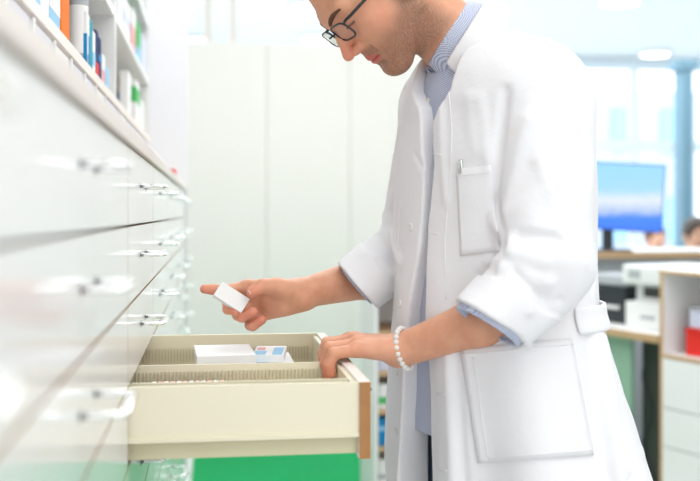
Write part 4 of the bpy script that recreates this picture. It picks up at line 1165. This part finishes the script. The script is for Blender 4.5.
# held box
c00, c10, c11, c01 = (np.array(v, float) for v in ((222.5, 281.5), (250, 299), (241, 313), (215, 296)))
hb0 = P(*c00, 1.595); hb1 = P(*c10, 1.592); hb3 = P(*c01, 1.587)
ex = hb1 - hb0; ey = hb3 - hb0; ey = ey - ex * (ex @ ey) / (ex @ ex); ez = np.cross(ex, ey); ez /= np.linalg.norm(ez)
if ez[1] < 0: ez = -ez
lx, ly = np.linalg.norm(ex), np.linalg.norm(ey); ex /= lx; ey /= ly
t = thing('medicine_box', 'small blank white box held between thumb and fingers', 'box', tuple(hb0 + ex * lx / 2 + ey * ly / 2))
R_ = Matrix(((ex[0], ey[0], ez[0]), (ex[1], ey[1], ez[1]), (ex[2], ey[2], ez[2])))
t.rotation_euler = R_.to_euler()
bm = NB(); box(bm, -lx / 2, -ly / 2, 0, lx / 2, ly / 2, 0.016); bmesh.ops.recalc_face_normals(bm, faces=bm.faces); link('box_body', bm, 'p_white', t, bevel=0.0008)
bm = NB(); box(bm, -lx / 2 - 0.0004, -ly / 2 + 0.0015, 0.002, -lx / 2 + 0.002, ly / 2 - 0.0015, 0.014); bmesh.ops.recalc_face_normals(bm, faces=bm.faces); link('end_flap', bm, 'p_white', t)

# collars
collar('shirt_collar', 'shirt', 0.002, -0.034, 0.060, 0.074, 0.12, 2 * math.pi - 0.12, point=0.032)
collar('neckband', 'shirt', -0.035, 0.0, 0.062, 0.0585, 0.08, 2 * math.pi - 0.08)
collar('coat_collar', 'coat', -0.020, -0.080, 0.075, 0.098, 0.66, 2 * math.pi - 0.66, point=0.012)

# trousers and shoes
HIP = np.array([np.interp(zk(430), tz, tx), YC, 0.95])
def trouser(p):
    d = None
    pel = smax(torso(p, -0.06), p[:, 2] - zk(415), 0.01); pel = np.maximum(pel, 0.80 - p[:, 2])
    for s in (1, -1):
        h_ = HIP + LB * 0.095 * s + UP * -0.08; k_ = HIP + LB * 0.11 * s + FB * 0.03; k_[2] = 0.50; a_ = HIP + LB * 0.12 * s - FB * 0.01; a_[2] = 0.09
        c = chain(p, [h_, k_, a_], [0.098, 0.075, 0.062], 0.02); d = c if d is None else np.minimum(d, c)
    d = smin(d, pel, 0.03); return np.maximum(d - 0.003 * wob(p, 30, 2), 0.06 - p[:, 2])
sdf_obj('jeans', trouser, (0.1, 1.15, 0.03), (0.85, 1.95, zk(405)), 0.006, 'jeans', man)
for s in (1, -1):
    a_ = HIP + LB * 0.12 * s; a_[2] = 0.05
    def shoe(p):
        d = chain(p, [a_ - FB * 0.05 + UP * 0.0, a_ + FB * 0.06 - UP * 0.005, a_ + FB * 0.16 - UP * 0.015], [0.045, 0.045, 0.036], 0.03)
        d = smin(d, cap(p, a_ - FB * 0.02, a_ + UP * 0.06 - FB * 0.02, 0.046), 0.02)
        return np.maximum(d, 0.002 - p[:, 2])
    sdf_obj('shoe', shoe, a_ - 0.25, a_ + 0.25, 0.006, 'shoe', man)
# the man's parts were written in world coordinates
bpy.context.view_layer.update()
for ch in man.children: ch.matrix_parent_inverse = Matrix.Translation(-man.location)
